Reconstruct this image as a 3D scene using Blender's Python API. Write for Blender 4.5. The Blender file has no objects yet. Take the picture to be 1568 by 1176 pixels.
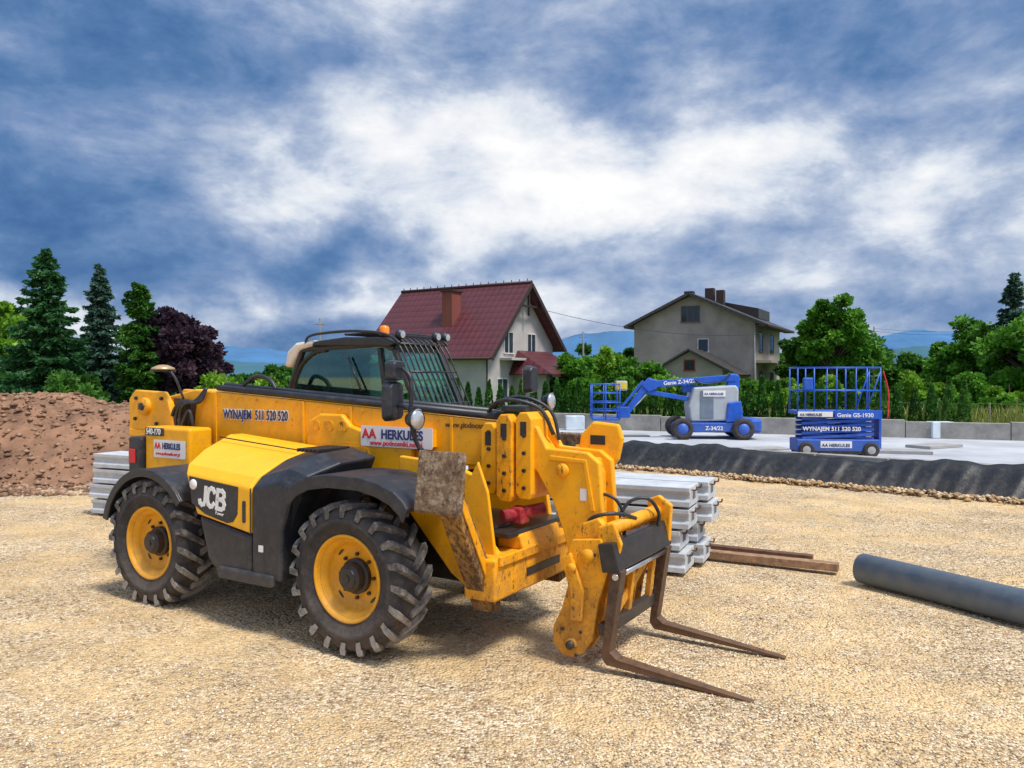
import bpy, math, random
import numpy as np
from mathutils import Vector, Matrix
random.seed(4); rng=np.random.default_rng(7)
S=bpy.context.scene
F=1184.0; H=2.3; YH=578.0
def PX(px,D): return (px-784)/F*D
def PZ(py,D): return H-(py-YH)/F*D
col=S.collection
# ------------------------------------------------ materials
def newmat(name):
    m=bpy.data.materials.new(name); m.use_nodes=True
    nt=m.node_tree; b=nt.nodes['Principled BSDF']; return m,nt,b
def N(nt,t,**k):
    n=nt.nodes.new(t)
    for a,v in k.items(): setattr(n,a,v)
    return n
def c4(c): return (c[0],c[1],c[2],1)
def mixc(nt,fac,a,b,bt='MIX'):
    n=N(nt,'ShaderNodeMix',data_type='RGBA',blend_type=bt)
    for i,v in ((0,fac),(6,a),(7,b)):
        if isinstance(v,bpy.types.NodeSocket): nt.links.new(v,n.inputs[i])
        elif i==0: n.inputs[0].default_value=v
        else: n.inputs[i].default_value=c4(v)
    return n.outputs[2]
def noise(nt,scale,detail=4,rough=.6,vec=None):
    n=N(nt,'ShaderNodeTexNoise'); n.inputs['Scale'].default_value=scale; n.inputs['Detail'].default_value=detail; n.inputs['Roughness'].default_value=rough
    if vec is not None: nt.links.new(vec,n.inputs['Vector'])
    return n.outputs['Fac']
def ramp(nt,fac,stops):
    r=N(nt,'ShaderNodeValToRGB'); nt.links.new(fac,r.inputs[0]); e=r.color_ramp.elements
    while len(e)<len(stops): e.new(0.5)
    for i,(p,c) in enumerate(stops):
        e[i].position=p; e[i].color=c4(c) if hasattr(c,'__len__') else (c,c,c,1)
    return r.outputs[0]
def mathn(nt,op,a,b=None,clamp=False):
    n=N(nt,'ShaderNodeMath',operation=op); n.use_clamp=clamp
    for i,v in ((0,a),(1,b)):
        if v is None: continue
        if isinstance(v,bpy.types.NodeSocket): nt.links.new(v,n.inputs[i])
        else: n.inputs[i].default_value=v
    return n.outputs[0]
def bump(nt,b,h,strength,dist=.02):
    n=N(nt,'ShaderNodeBump'); n.inputs['Strength'].default_value=strength; n.inputs['Distance'].default_value=dist
    nt.links.new(h,n.inputs['Height']); nt.links.new(n.outputs[0],b.inputs['Normal'])
def geo(nt): return N(nt,'ShaderNodeNewGeometry').outputs['Position']
def mk(name,color,rough=.6,metal=0,var=.25,vs=3,bs=0,bscale=40,dirt=0,dcol=(.42,.32,.2),dtop=1.2,spec=.5,chips=0,ccol=(.06,.035,.02)):
    m,nt,b=newmat(name); g=geo(nt)
    n1=noise(nt,vs,4,.65,g)
    dark=tuple(c*(1-var) for c in color); lite=tuple(min(1,c*(1+var*.5)) for c in color)
    c=ramp(nt,n1,[(.3,dark),(.7,lite)])
    b.inputs['Roughness'].default_value=rough
    if dirt>0:
        sx=N(nt,'ShaderNodeSeparateXYZ'); nt.links.new(g,sx.inputs[0])
        hh=mathn(nt,'SUBTRACT',dtop,sx.outputs[2]); hh=mathn(nt,'MULTIPLY',hh,.45); hh=mathn(nt,'MINIMUM',mathn(nt,'MAXIMUM',hh,.0),.3)
        n2=noise(nt,9,6,.75,g); n3=noise(nt,45,3,.7,g)
        f=mathn(nt,'ADD',n2,mathn(nt,'MULTIPLY',n3,.35)); f=mathn(nt,'ADD',f,hh)
        f=ramp(nt,f,[(.66,0),(.96,1)]); f=mathn(nt,'MULTIPLY',f,dirt)
        c=mixc(nt,f,c,dcol)
        rr=mathn(nt,'ADD',mathn(nt,'MULTIPLY',f,.5),rough,True); nt.links.new(rr,b.inputs['Roughness'])
    if chips>0:
        st=N(nt,'ShaderNodeVectorMath',operation='MULTIPLY'); nt.links.new(g,st.inputs[0]); st.inputs[1].default_value=(1,1,.45)
        n4=noise(nt,22,6,.8,st.outputs[0]); lo=.68-.14*chips
        f=ramp(nt,n4,[(lo,0),(lo+.05,1)]); c=mixc(nt,mathn(nt,'MULTIPLY',f,.85),c,ccol)
    nt.links.new(c,b.inputs['Base Color']); b.inputs['Metallic'].default_value=metal
    b.inputs['Specular IOR Level'].default_value=spec
    if bs>0: bump(nt,b,noise(nt,bscale,4,.7,g),bs)
    return m
Y=mk('jcb_yellow',(.95,.43,.005),.38,0,.12,2,.08,50,dirt=.55,dcol=(.46,.22,.045),dtop=1.0,chips=.4,spec=.45)
YD=mk('yellow_dirty',(.91,.39,.006),.5,0,.22,6,.2,50,dirt=.7,dcol=(.34,.17,.05),dtop=.9,chips=.8,spec=.4)
YH_=mk('yellow_hood',(.96,.48,.010),.38,0,.1,2,.04,60,dirt=.4,dcol=(.62,.33,.07),dtop=1.1,chips=.15,spec=.45)
YR=mk('yellow_rim',(.94,.42,.005),.42,0,.18,5,.05,50,dirt=.5,dcol=(.45,.26,.10),dtop=.7,chips=.4)
BK=mk('black_plastic',(.018,.022,.032),.40,0,.3,4,.1,120,dirt=.35,dcol=(.16,.14,.12),dtop=.9)
BKM=mk('black_steel',(.02,.02,.023),.35,0,.3,6,.1,60,dirt=.25,dcol=(.15,.11,.07),dtop=.8)
TY=mk('tyre_rubber',(.036,.033,.034),.8,0,.35,8,.25,60,dirt=.6,dcol=(.15,.12,.10),dtop=.7)
LUG=mk('tyre_lug',(.10,.093,.09),.85,0,.35,9,.3,60,dirt=.9,dcol=(.36,.32,.28),dtop=.8)
MUD=mk('muddy_steel',(.22,.14,.08),.85,0,.6,18,.8,30,dirt=.85,dcol=(.52,.45,.36),dtop=1.2,chips=1.0)
LEG=mk('worn_yellow_leg',(.42,.21,.04),.8,0,.55,10,.6,30,dirt=.8,dcol=(.19,.11,.05),dtop=1.2,chips=1.4)
RUST=mk('rusty_steel',(.16,.075,.04),.6,.2,.5,12,.2,60)
FORK=mk('fork_steel',(.10,.065,.05),.42,.5,.5,14,.2,60,dirt=.6,dcol=(.26,.14,.07),dtop=.6)
RED=mk('red_paint',(.38,.012,.03),.4,0,.2,4,dirt=.3)
WH=mk('white_paint',(.80,.80,.80),.4,0,.06,3)
NAVY=mk('navy_print',(.02,.03,.16),.4)
REDP=mk('red_print',(.7,.02,.03),.4)
LENS=mk('lamp_lens',(.55,.58,.6),.12,.5,.1,20)
CHR=mk('chrome_rod',(.6,.6,.62),.2,.9,.1)
ORG=mk('orange_beacon',(.95,.25,.01),.25)
CREAM=mk('cream_roof',(.68,.63,.54),.5,0,.12,3)
INT=mk('cab_interior',(.04,.045,.05),.7)
BLUE=mk('lift_blue',(.008,.10,.56),.4,0,.2,3,dirt=.35,dcol=(.15,.18,.25),dtop=1.2,chips=.25,ccol=(.2,.2,.22))
LG=mk('light_grey_cover',(.40,.44,.48),.5,0,.15,3,dirt=.3)
GL,nt,b=newmat('cab_glass')
nt.nodes.remove(b); out=nt.nodes['Material Output']
tr=N(nt,'ShaderNodeBsdfTransparent'); tr.inputs[0].default_value=(.52,.86,.78,1)
gs=N(nt,'ShaderNodeBsdfGlossy'); gs.inputs['Roughness'].default_value=.03; gs.inputs[0].default_value=(.55,.95,.90,1)
fr=N(nt,'ShaderNodeFresnel'); fr.inputs[0].default_value=1.5
ms=N(nt,'ShaderNodeMixShader'); fa=mathn(nt,'ADD',fr.outputs[0],.12)
nt.links.new(fa,ms.inputs[0]); nt.links.new(tr.outputs[0],ms.inputs[1]); nt.links.new(gs.outputs[0],ms.inputs[2]); nt.links.new(ms.outputs[0],out.inputs[0])
MIR=mk('mirror_glass',(.7,.75,.8),.05,1,.02)
# ------------------------------------------------ mesh helpers
import bmesh
def empty(name,loc=(0,0,0),rz=0):
    e=bpy.data.objects.new(name,None); e.location=loc; e.rotation_euler=(0,0,rz); col.objects.link(e); return e
def mo(name,V,Fc,mat,parent=None,bev=0,smooth=False,seg=2):
    me=bpy.data.meshes.new(name); me.from_pydata([tuple(v) for v in V],[],Fc); me.update()
    bm=bmesh.new(); bm.from_mesh(me); bmesh.ops.recalc_face_normals(bm,faces=bm.faces); bm.to_mesh(me); bm.free()
    o=bpy.data.objects.new(name,me); col.objects.link(o)
    for mm in (mat if isinstance(mat,list) else [mat]): me.materials.append(mm)
    if parent: o.parent=parent
    if smooth:
        for p in me.polygons: p.use_smooth=True
    if bev>0:
        md=o.modifiers.new('b','BEVEL'); md.width=bev; md.segments=seg; md.limit_method='ANGLE'; md.angle_limit=.6
    return o
def box(name,x0,x1,y0,y1,z0,z1,mat,parent=None,bev=.012):
    V=[(x,y,z) for x in (x0,x1) for y in (y0,y1) for z in (z0,z1)]
    Fc=[(0,1,3,2),(4,6,7,5),(0,4,5,1),(2,3,7,6),(0,2,6,4),(1,5,7,3)]
    return mo(name,V,Fc,mat,parent,bev)
def loft(name,sections,mat,parent=None,bev=.012,smooth=False):
    n=len(sections[0]); V=[p for s in sections for p in s]; Fc=[]
    for k in range(len(sections)-1):
        for i in range(n):
            j=(i+1)%n; Fc.append((k*n+i,k*n+j,(k+1)*n+j,(k+1)*n+i))
    Fc.append(tuple(range(n))[::-1]); Fc.append(tuple((len(sections)-1)*n+i for i in range(n)))
    return mo(name,V,Fc,mat,parent,bev,smooth)
def pxz(name,prof,y0,y1,mat,parent=None,bev=.012):
    return loft(name,[[(x,y,z) for x,z in prof] for y in (y0,y1)],mat,parent,bev)
def pyz(name,prof,x0,x1,mat,parent=None,bev=.012):
    return loft(name,[[(x,y,z) for y,z in prof] for x in (x0,x1)],mat,parent,bev)
def beam(name,p,q,w,h,mat,parent=None,bev=.006,up=(0,0,1)):
    p=Vector(p);q=Vector(q);d=(q-p).normalized(); u=Vector(up)
    if abs(d.dot(u))>.98: u=Vector((0,1,0))
    a=d.cross(u).normalized()*w/2; c=a.cross(d).normalized()*h/2
    return loft(name,[[e+a+c,e-a+c,e-a-c,e+a-c] for e in (p,q)],mat,parent,bev)
def tube(name,pts,r,mat,parent=None,n=10):
    pts=[Vector(p) for p in pts]; rs=r if isinstance(r,(list,tuple)) else [r]*len(pts)
    secs=[]; a=None
    for i,p in enumerate(pts):
        d=((pts[min(i+1,len(pts)-1)]-pts[max(i-1,0)])).normalized()
        if a is None: a=d.orthogonal().normalized()
        else: a=(a-d*a.dot(d)).normalized()
        c=d.cross(a)
        secs.append([p+(a*math.cos(t)+c*math.sin(t))*rs[i] for t in [2*math.pi*k/n for k in range(n)]])
    o=loft(name,secs,mat,parent,0)
    for pl in o.data.polygons: pl.use_smooth=len(pl.vertices)==4
    return o
def smoothpts(pts,k=5):
    P=[Vector(p) for p in pts]; out=[]
    for i in range(len(P)-1):
        a=P[max(i-1,0)];b_=P[i];c=P[i+1];d=P[min(i+2,len(P)-1)]
        for j in range(k):
            t=j/k; out.append(.5*((2*b_)+(c-a)*t+(2*a-5*b_+4*c-d)*t*t+(-a+3*b_-3*c+d)*t**3))
    out.append(P[-1]); return out
def hose(name,pts,r,mat,parent,n=8): return tube(name,smoothpts(pts),r,mat,parent,n)
def lathe(name,prof,c,mat,parent=None,n=48,smooth=True,axis='y'):
    V=[];Fc=[]
    for r,y in prof:
        for k in range(n):
            t=2*math.pi*k/n
            if axis=='y': V.append((c[0]+r*math.cos(t),c[1]+y,c[2]+r*math.sin(t)))
            elif axis=='z': V.append((c[0]+r*math.cos(t),c[1]+r*math.sin(t),c[2]+y))
            else: V.append((c[0]+y,c[1]+r*math.cos(t),c[2]+r*math.sin(t)))
    m=len(prof)
    for i in range(m-1):
        for k in range(n):
            j=(k+1)%n; Fc.append((i*n+k,i*n+j,(i+1)*n+j,(i+1)*n+k))
    o=mo(name,V,Fc,mat,parent,0,smooth); return o
def text(name,body,x,y,z,size,mat,parent,rot=(math.pi/2,0,0),bold=.0,sx=1,shear=0):
    cu=bpy.data.curves.new(name,'FONT'); cu.body=body; cu.size=size; cu.extrude=.002; cu.offset=bold; cu.shear=shear
    t=bpy.data.objects.new(name+'_t',cu); col.objects.link(t)
    dg=bpy.context.evaluated_depsgraph_get(); dg.update()
    me=bpy.data.meshes.new_from_object(t.evaluated_get(dg)); bpy.data.objects.remove(t)
    o=bpy.data.objects.new(name,me); col.objects.link(o); me.materials.clear(); me.materials.append(mat)
    o.parent=parent; o.location=(x,y,z); o.rotation_euler=rot; o.scale=(sx,1,1); return o
def rbox(name,x0,x1,z0,z1,y,mat,parent,r=.03,th=.004):
    pr=[]
    for cx,cz,a0 in ((x1-r,z1-r,0),(x0+r,z1-r,90),(x0+r,z0+r,180),(x1-r,z0+r,270)):
        for k in range(5):
            a=math.radians(a0+k*22.5); pr.append((cx+r*math.cos(a),cz+r*math.sin(a)))
    return pxz(name,pr,y-th,y,mat,parent,0)
def quads(name,V,Fq,mi,mats,smooth=False):
    V=np.asarray(V,dtype=np.float32); Fq=np.asarray(Fq,dtype=np.int32); k=Fq.shape[1]
    me=bpy.data.meshes.new(name); me.vertices.add(len(V)); me.vertices.foreach_set('co',V.ravel())
    me.loops.add(Fq.size); me.loops.foreach_set('vertex_index',Fq.ravel())
    me.polygons.add(len(Fq)); me.polygons.foreach_set('loop_start',np.arange(0,Fq.size,k,dtype=np.int32))
    if mi is not None: me.polygons.foreach_set('material_index',np.asarray(mi,dtype=np.int32))
    if smooth: me.polygons.foreach_set('use_smooth',np.ones(len(Fq),dtype=bool))
    me.update(calc_edges=True); me.validate()
    for m in mats: me.materials.append(m)
    o=bpy.data.objects.new(name,me); col.objects.link(o); return o
# ------------------------------------------------ camera
cd=bpy.data.cameras.new('camera'); cam=bpy.data.objects.new('camera',cd); col.objects.link(cam); S.camera=cam
cd.sensor_width=36; cd.lens=F/1568*36; cd.clip_end=20000; cd.clip_start=.05
cam.location=(0,0,H); cam.rotation_euler=(math.radians(90-.48),0,0)
# ------------------------------------------------ world
W=bpy.data.worlds.new('World'); S.world=W; W.use_nodes=True; nt=W.node_tree; bg=nt.nodes['Background']
try:
    W.cycles.sampling_method='MANUAL'; W.cycles.sample_map_resolution=256
except Exception: pass
SUN=Vector((.42,-.38,1.05)).normalized()
el=math.asin(SUN.z); az=math.atan2(SUN.x,SUN.y)
sky=N(nt,'ShaderNodeTexSky',sky_type='NISHITA'); sky.sun_disc=False; sky.sun_elevation=el; sky.sun_rotation=az
tc=N(nt,'ShaderNodeTexCoord').outputs['Generated']
sp=N(nt,'ShaderNodeSeparateXYZ'); nt.links.new(tc,sp.inputs[0])
zz=mathn(nt,'ADD',mathn(nt,'MAXIMUM',sp.outputs[2],0),.30)
cb=N(nt,'ShaderNodeCombineXYZ'); nt.links.new(mathn(nt,'DIVIDE',sp.outputs[0],zz),cb.inputs[0]); nt.links.new(mathn(nt,'DIVIDE',sp.outputs[1],zz),cb.inputs[1]); cb.inputs[2].default_value=3.7
P=cb.outputs[0]
def wn(scale,detail,rough,dist=0,vec=P,st=None):
    n=N(nt,'ShaderNodeTexNoise'); n.inputs['Scale'].default_value=scale; n.inputs['Detail'].default_value=detail; n.inputs['Roughness'].default_value=rough; n.inputs['Distortion'].default_value=dist
    v=vec
    if st:
        m=N(nt,'ShaderNodeVectorMath',operation='MULTIPLY'); nt.links.new(vec,m.inputs[0]); m.inputs[1].default_value=st; v=m.outputs[0]
    nt.links.new(v,n.inputs['Vector']); return n.outputs['Fac']
n1=wn(1.5,7,.52,.15); n2=wn(4.6,7,.60,.25,tc,(1,1,2.0)); n3=wn(12,6,.60,.2,tc,(1,1,1.8))
v=mathn(nt,'ADD',mathn(nt,'MULTIPLY',n1,.70),mathn(nt,'MULTIPLY',n2,1.15)); v=mathn(nt,'ADD',v,mathn(nt,'MULTIPLY',n3,.55))
v=mathn(nt,'SUBTRACT',v,.69)
# large cloud masses placed by compass direction
warp=N(nt,'ShaderNodeTexNoise'); warp.inputs['Scale'].default_value=5; warp.inputs['Detail'].default_value=6; nt.links.new(tc,warp.inputs['Vector'])
wv=N(nt,'ShaderNodeVectorMath',operation='MULTIPLY_ADD'); nt.links.new(warp.outputs['Color'],wv.inputs[0]); wv.inputs[1].default_value=(.28,.28,.25)
wv.inputs[2].default_value=(-.14,-.14,-.125)
wa=N(nt,'ShaderNodeVectorMath',operation='ADD'); nt.links.new(wv.outputs[0],wa.inputs[0]); nt.links.new(tc,wa.inputs[1]); TD=wa.outputs[0]
for (px,py,rx,rz,amp) in [(700,215,.26,.11,.29),(575,125,.09,.09,.18),(1270,290,.42,.065,.24),(450,325,.20,.04,.20),(1450,100,.30,.08,.08),
      (50,270,.34,.15,-.24),(80,60,.30,.08,-.10),(1050,100,.24,.06,-.22),(650,40,.14,.07,-.20),(560,410,.55,.05,-.17),(1180,385,.2,.04,-.10),(40,440,.20,.022,.36),(420,478,.22,.018,.28),(1350,440,.5,.05,.12),(1250,195,.25,.035,-.16),(300,130,.16,.10,-.06)]:
    d=Vector(((px-784)/F,1,(578-py)/F)).normalized()
    s=N(nt,'ShaderNodeVectorMath',operation='SUBTRACT'); nt.links.new(TD,s.inputs[0]); s.inputs[1].default_value=d
    m=N(nt,'ShaderNodeVectorMath',operation='MULTIPLY'); nt.links.new(s.outputs[0],m.inputs[0]); m.inputs[1].default_value=(1/rx,.8/rx,1/rz)
    l=N(nt,'ShaderNodeVectorMath',operation='DOT_PRODUCT'); nt.links.new(m.outputs[0],l.inputs[0]); nt.links.new(m.outputs[0],l.inputs[1])
    g=mathn(nt,'EXPONENT',mathn(nt,'MULTIPLY',l.outputs['Value'],-.8))
    v=mathn(nt,'ADD',v,mathn(nt,'MULTIPLY',g,amp))
cc=ramp(nt,v,[(.02,(.045,.13,.34)),(.22,(.10,.215,.44)),(.36,(.19,.30,.53)),(.49,(.33,.43,.63)),(.60,(.50,.58,.74)),(.70,(.72,.78,.88)),(.82,(.91,.93,.97)),(.97,(1.06,1.06,1.05))])
dt=N(nt,'ShaderNodeVectorMath',operation='DOT_PRODUCT'); nt.links.new(tc,dt.inputs[0]); dt.inputs[1].default_value=SUN
gl=mathn(nt,'MAXIMUM',dt.outputs['Value'],0); gl=mathn(nt,'POWER',gl,5); gl=mathn(nt,'ADD',mathn(nt,'MULTIPLY',gl,1.8),1.0)
cs=N(nt,'ShaderNodeVectorMath',operation='SCALE'); nt.links.new(cc,cs.inputs[0]); nt.links.new(gl,cs.inputs['Scale'])
sk=N(nt,'ShaderNodeVectorMath',operation='SCALE'); nt.links.new(sky.outputs[0],sk.inputs[0]); sk.inputs['Scale'].default_value=.07
fin=mixc(nt,.94,(0,0,0),(0,0,0)); mxn=nt.nodes[-1]; nt.links.new(sk.outputs[0],mxn.inputs[6]); nt.links.new(cs.outputs[0],mxn.inputs[7])
nt.links.new(mxn.outputs[2],bg.inputs[0]); bg.inputs[1].default_value=1.0
sd=bpy.data.lights.new('sun','SUN'); so=bpy.data.objects.new('sun',sd); col.objects.link(so)
sd.energy=4.0; sd.angle=math.radians(12); sd.color=(1,.93,.80)
so.rotation_euler=SUN.to_track_quat('Z','Y').to_euler(); so.location=(5,-5,20)
S.view_settings.view_transform='Standard'; S.view_settings.look='None'; S.view_settings.exposure=0
# ------------------------------------------------ ground
GM,nt,b=newmat('gravel_ground'); g=geo(nt)
vo=N(nt,'ShaderNodeTexVoronoi'); vo.inputs['Scale'].default_value=42; nt.links.new(g,vo.inputs['Vector'])
vc=N(nt,'ShaderNodeSeparateColor'); nt.links.new(vo.outputs['Color'],vc.inputs[0])
vo2=N(nt,'ShaderNodeTexVoronoi'); vo2.inputs['Scale'].default_value=17; nt.links.new(g,vo2.inputs['Vector'])
patch=noise(nt,.55,5,.62,g); patch2=noise(nt,2.2,5,.7,g)
pf=mathn(nt,'ADD',mathn(nt,'MULTIPLY',patch,.7),mathn(nt,'MULTIPLY',patch2,.3)); pf=ramp(nt,pf,[(.44,0),(.58,1)])
grain=ramp(nt,vc.outputs[0],[(0,(.24,.15,.085)),(.2,(.47,.34,.20)),(.6,(.70,.55,.35)),(1,(.90,.79,.60))])
sand=ramp(nt,noise(nt,70,3,.7,g),[(.3,(.74,.51,.24)),(.7,(.90,.68,.38))])
gc=mixc(nt,mathn(nt,'MULTIPLY',pf,.72),grain,sand)
dk=ramp(nt,noise(nt,.9,5,.7,g),[(.35,(.78,.74,.70)),(.62,(1.05,1.02,1.0))])
gc=mixc(nt,1.0,gc,dk,'MULTIPLY')
sx=N(nt,'ShaderNodeSeparateXYZ'); nt.links.new(g,sx.inputs[0])
edge=mathn(nt,'ADD',sx.outputs[1],mathn(nt,'MULTIPLY',noise(nt,.4,4,.6,g),4)); edge=mathn(nt,'SUBTRACT',edge,31); edge=mathn(nt,'MULTIPLY',edge,1,True)
grass=ramp(nt,noise(nt,.5,5,.7,g),[(.3,(.06,.14,.02)),(.7,(.16,.26,.05))])
gc=mixc(nt,edge,gc,grass)
nt.links.new(gc,b.inputs['Base Color']); b.inputs['Roughness'].default_value=.95; b.inputs['Specular IOR Level'].default_value=.15
hh=mathn(nt,'ADD',mathn(nt,'MULTIPLY',vo.outputs['Distance'],-1.0),mathn(nt,'MULTIPLY',vo2.outputs['Distance'],-.7))
hh=mathn(nt,'ADD',hh,mathn(nt,'MULTIPLY',noise(nt,5,5,.7,g),1.8)); bump(nt,b,hh,1.0,.026)
xs=np.concatenate([[-6000,-1500,-400,-120,-60,-30],np.arange(-20,20.01,.25),[30,60,120,400,1500,6000]])
ys=np.concatenate([[-3000,-300,-40,-10],np.arange(-2,30.01,.25),[35,50,80,150,400,1500,6000]])
XX,YY=np.meshgrid(xs,ys)
def gh(x,y): return .022*np.sin(x*1.3+.8*np.sin(y*.9))*np.cos(y*1.1+.5*x)+.012*np.sin(3.1*x+2*y)*np.sin(2.7*y-x)
ZZ=np.where((abs(XX)<20)&(YY<30)&(YY>-2),gh(XX,YY)-.012,0)
nx,ny=len(xs),len(ys); idx=np.arange(nx*ny).reshape(ny,nx)
Fq=np.stack([idx[:-1,:-1],idx[:-1,1:],idx[1:,1:],idx[1:,:-1]],-1).reshape(-1,4)
quads('ground',np.stack([XX,YY,ZZ],-1).reshape(-1,3),Fq,None,[GM],True)
def stones(name,xy,size,mat,zb=None):
    n=len(xy); base=np.array([[1,0,0],[0,1,0],[-1,0,0],[0,-1,0],[0,0,.8],[0,0,-.8]],float)
    V=base[None]*(1+.5*(rng.random((n,6,1))-.5)); V=V*np.array([1,.75,.6])
    a=rng.random(n)*6.283; ca,sa=np.cos(a),np.sin(a)
    x=V[...,0]*ca[:,None]-V[...,1]*sa[:,None]; y=V[...,0]*sa[:,None]+V[...,1]*ca[:,None]
    V=np.stack([x,y,V[...,2]],-1)*size[:,None,None]
    z=(gh(xy[:,0],xy[:,1])-.012 if zb is None else zb)+size*.15
    V+=np.concatenate([xy,z[:,None]],1)[:,None]
    t=np.array([[0,1,4],[1,2,4],[2,3,4],[3,0,4],[1,0,5],[2,1,5],[3,2,5],[0,3,5]])
    Ff=(t[None]+6*np.arange(n)[:,None,None]).reshape(-1,3)
    return quads(name,V.reshape(-1,3),Ff,np.repeat(rng.integers(0,len(mat),n),8),mat)
n=120000; D=2.6+ (rng.random(n)**1.5)*11; xx=(rng.random(n)-.5)*1.6*D
SM=[mk('stone_'+str(i),c,.9,0,.2,20) for i,c in enumerate([(.70,.55,.35),(.56,.41,.26),(.86,.76,.60),(.34,.24,.16),(.76,.54,.28),(.80,.69,.50),(.45,.36,.28)])]
xy=np.stack([xx,D],1)
def pn(x,y): return np.sin(x*1.1+1.3*np.sin(y*.8))+np.sin(y*1.7+1.1*np.sin(x*1.4+2))
keep=(pn(xy[:,0],xy[:,1])+rng.normal(0,.7,n))>-.4
xy=xy[keep]; stones('gravel',xy,.005+.013*rng.random(len(xy))**2.4,SM)
# ------------------------------------------------ telehandler
T=empty('telehandler',(-1.397,6.38,0),math.atan2(-.520,.854))
def wheel(tag,sx_,ty,flip=1,R=.635):
    c=(sx_,ty,R-.01)
    pr=[(.33,-.13),(.36,-.155),(.375,-.165),(.39,-.168),(.42,-.19),(.45,-.196),(.455,-.203),(.50,-.207),(.505,-.199),(.555,-.197),(.59,-.165),(.602,-.08),(.606,0),(.602,.08),(.59,.165),(.555,.197),(.50,.205),(.42,.19),(.375,.165),(.33,.13)]
    lathe('tyre_'+tag,pr,c,TY,T,72)
    V=[];Fc=[]; n=20
    for side in (-1,1):
        for i in range(n):
            th0=2*math.pi*(i+(.5 if side>0 else 0))/n
            st=[(.515,.600-.06,.208,-.02,.050),(.575,.622,.210,.0,.055),(.59,.640,.165,.05,.062),(.595,.645,.08,.15,.055),(.597,.642,-.015,.25,.050)]
            o=len(V)
            for ri,ro,yy,dth,hw in st:
                for (r,w) in ((ri,-hw),(ri,hw),(ro,hw*.75),(ro,-hw*.75)):
                    t=th0-dth+w; V.append((c[0]+r*math.cos(t),c[1]+side*yy,c[2]+r*math.sin(t)))
            for q in range(4):
                for e in range(4):
                    a=o+q*4+e; bb=o+q*4+(e+1)%4; Fc.append((a,bb,bb+4,a+4))
            Fc.append((o,o+1,o+2,o+3)); Fc.append((o+19,o+18,o+17,o+16))
    mo('tread_'+tag,V,Fc,LUG,T,.006)
    f=-flip
    pr=[(.372,f*.150),(.368,f*.172),(.352,f*.175),(.342,f*.15),(.325,f*.12),(.300,f*.105),(.285,f*.07),(.27,f*.035),(.20,f*.02),(.12,f*.02)]
    lathe('rim_'+tag,pr,c,YR,T,64)
    lathe('hub_'+tag,[(.150,f*.02),(.150,f*.06),(.125,f*.07),(.115,f*.13),(.09,f*.15),(.085,f*.16),(.03,f*.162),(.03,f*.17),(.0,f*.17)],c,BKM,T,32,False)
    V=[];Fc=[]
    for i in range(8):
        a=2*math.pi*i/8; o=len(V); cx=c[0]+.185*math.cos(a); cz=c[2]+.185*math.sin(a)
        for yy in (f*.02,f*.045):
            for e in range(6): V.append((cx+.016*math.cos(e*math.pi/3),c[1]+yy,cz+.016*math.sin(e*math.pi/3)))
        for e in range(6): Fc.append((o+e,o+(e+1)%6,o+6+(e+1)%6,o+6+e))
        Fc.append(tuple(o+6+e for e in range(6)))
    mo('wheel_nuts_'+tag,V,Fc,BKM,T)
    V=[];Fc=[]
    for i in range(4):
        a0=2*math.pi*(i+.5)/4; o=len(V)
        for k in range(12):
            t=2*math.pi*k/12; aa=a0+.16*math.cos(t); r=.255+.012*math.sin(t); V.append((c[0]+r*math.cos(aa),c[1]+f*.036,c[2]+r*math.sin(aa)))
        Fc.append(tuple(range(o,o+12)))
    mo('rim_slots_'+tag,V,Fc,BKM,T)
wheel('front_right',0,.20); wheel('rear_right',-2.69,.20); wheel('front_left',0,2.26,-1); wheel('rear_left',-2.69,2.26,-1)
for s_ in (0,-2.69):
    tube('axle_%d'%int(-s_),[(s_,.35,.62),(s_,2.1,.62)],.12,BKM,T,14)
    lathe('diff_%d'%int(-s_),[(.0,-.2),(.16,-.18),(.22,0),(.16,.18),(0,.2)],(s_,1.22,.6),BKM,T,20)
# chassis
box('chassis',-4.0,.95,.85,1.65,.5,1.02,BKM,T)
box('chassis_rear_side',-3.95,-3.3,.7,1.8,.75,1.30,Y,T,.03)
tw=[(-4.38,1.28),(-4.46,1.5),(-4.46,2.04),(-4.34,2.15),(-3.80,2.13),(-3.68,2.0),(-3.50,1.5),(-3.3,1.2)]
pxz('rear_tower',tw,.95,1.03,Y,T,.015); pxz('rear_tower_far',tw,1.62,1.7,Y,T,.015)
pxz('rear_tower_rib',[(-4.42,1.60),(-4.42,1.68),(-3.6,1.62),(-3.58,1.54)],.925,.948,Y,T,.008)
lathe('boom_pivot',[(0,-.03),(.10,-.03),(.11,-.01),(.11,.8)],(-4.12,.93,1.95),YD,T,24)
lathe('boom_pivot_pin',[(0,-.05),(.045,-.05),(.045,.0)],(-4.12,.93,1.95),BKM,T,16)
for (x,z) in ((-4.3,2.05),(-4.32,1.8),(-3.9,1.75),(-3.8,2.05),(-4.1,1.55)): lathe('tower_bolt',[(0,-.015),(.022,-.015),(.022,.01)],(x,.94,z),BKM,T,8,False)
box('tail_light_housing',-3.93,-3.70,.60,.92,1.18,1.62,BK,T,.03)
box('tail_lamp',-3.90,-3.78,.585,.60,1.32,1.48,REDP,T,.01)
box('tail_panel',-3.70,-2.90,.66,.96,1.20,1.74,Y,T,.03)
rbox('model_plate',-3.68,-3.34,1.64,1.73,.655,BK,T,.01); text('model_number','540-170',-3.66,.648,1.655,.095,WH,T,bold=.002,sx=.85)
rbox('sticker_tail',-3.52,-2.96,1.40,1.60,.655,WH,T,.01)
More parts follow.
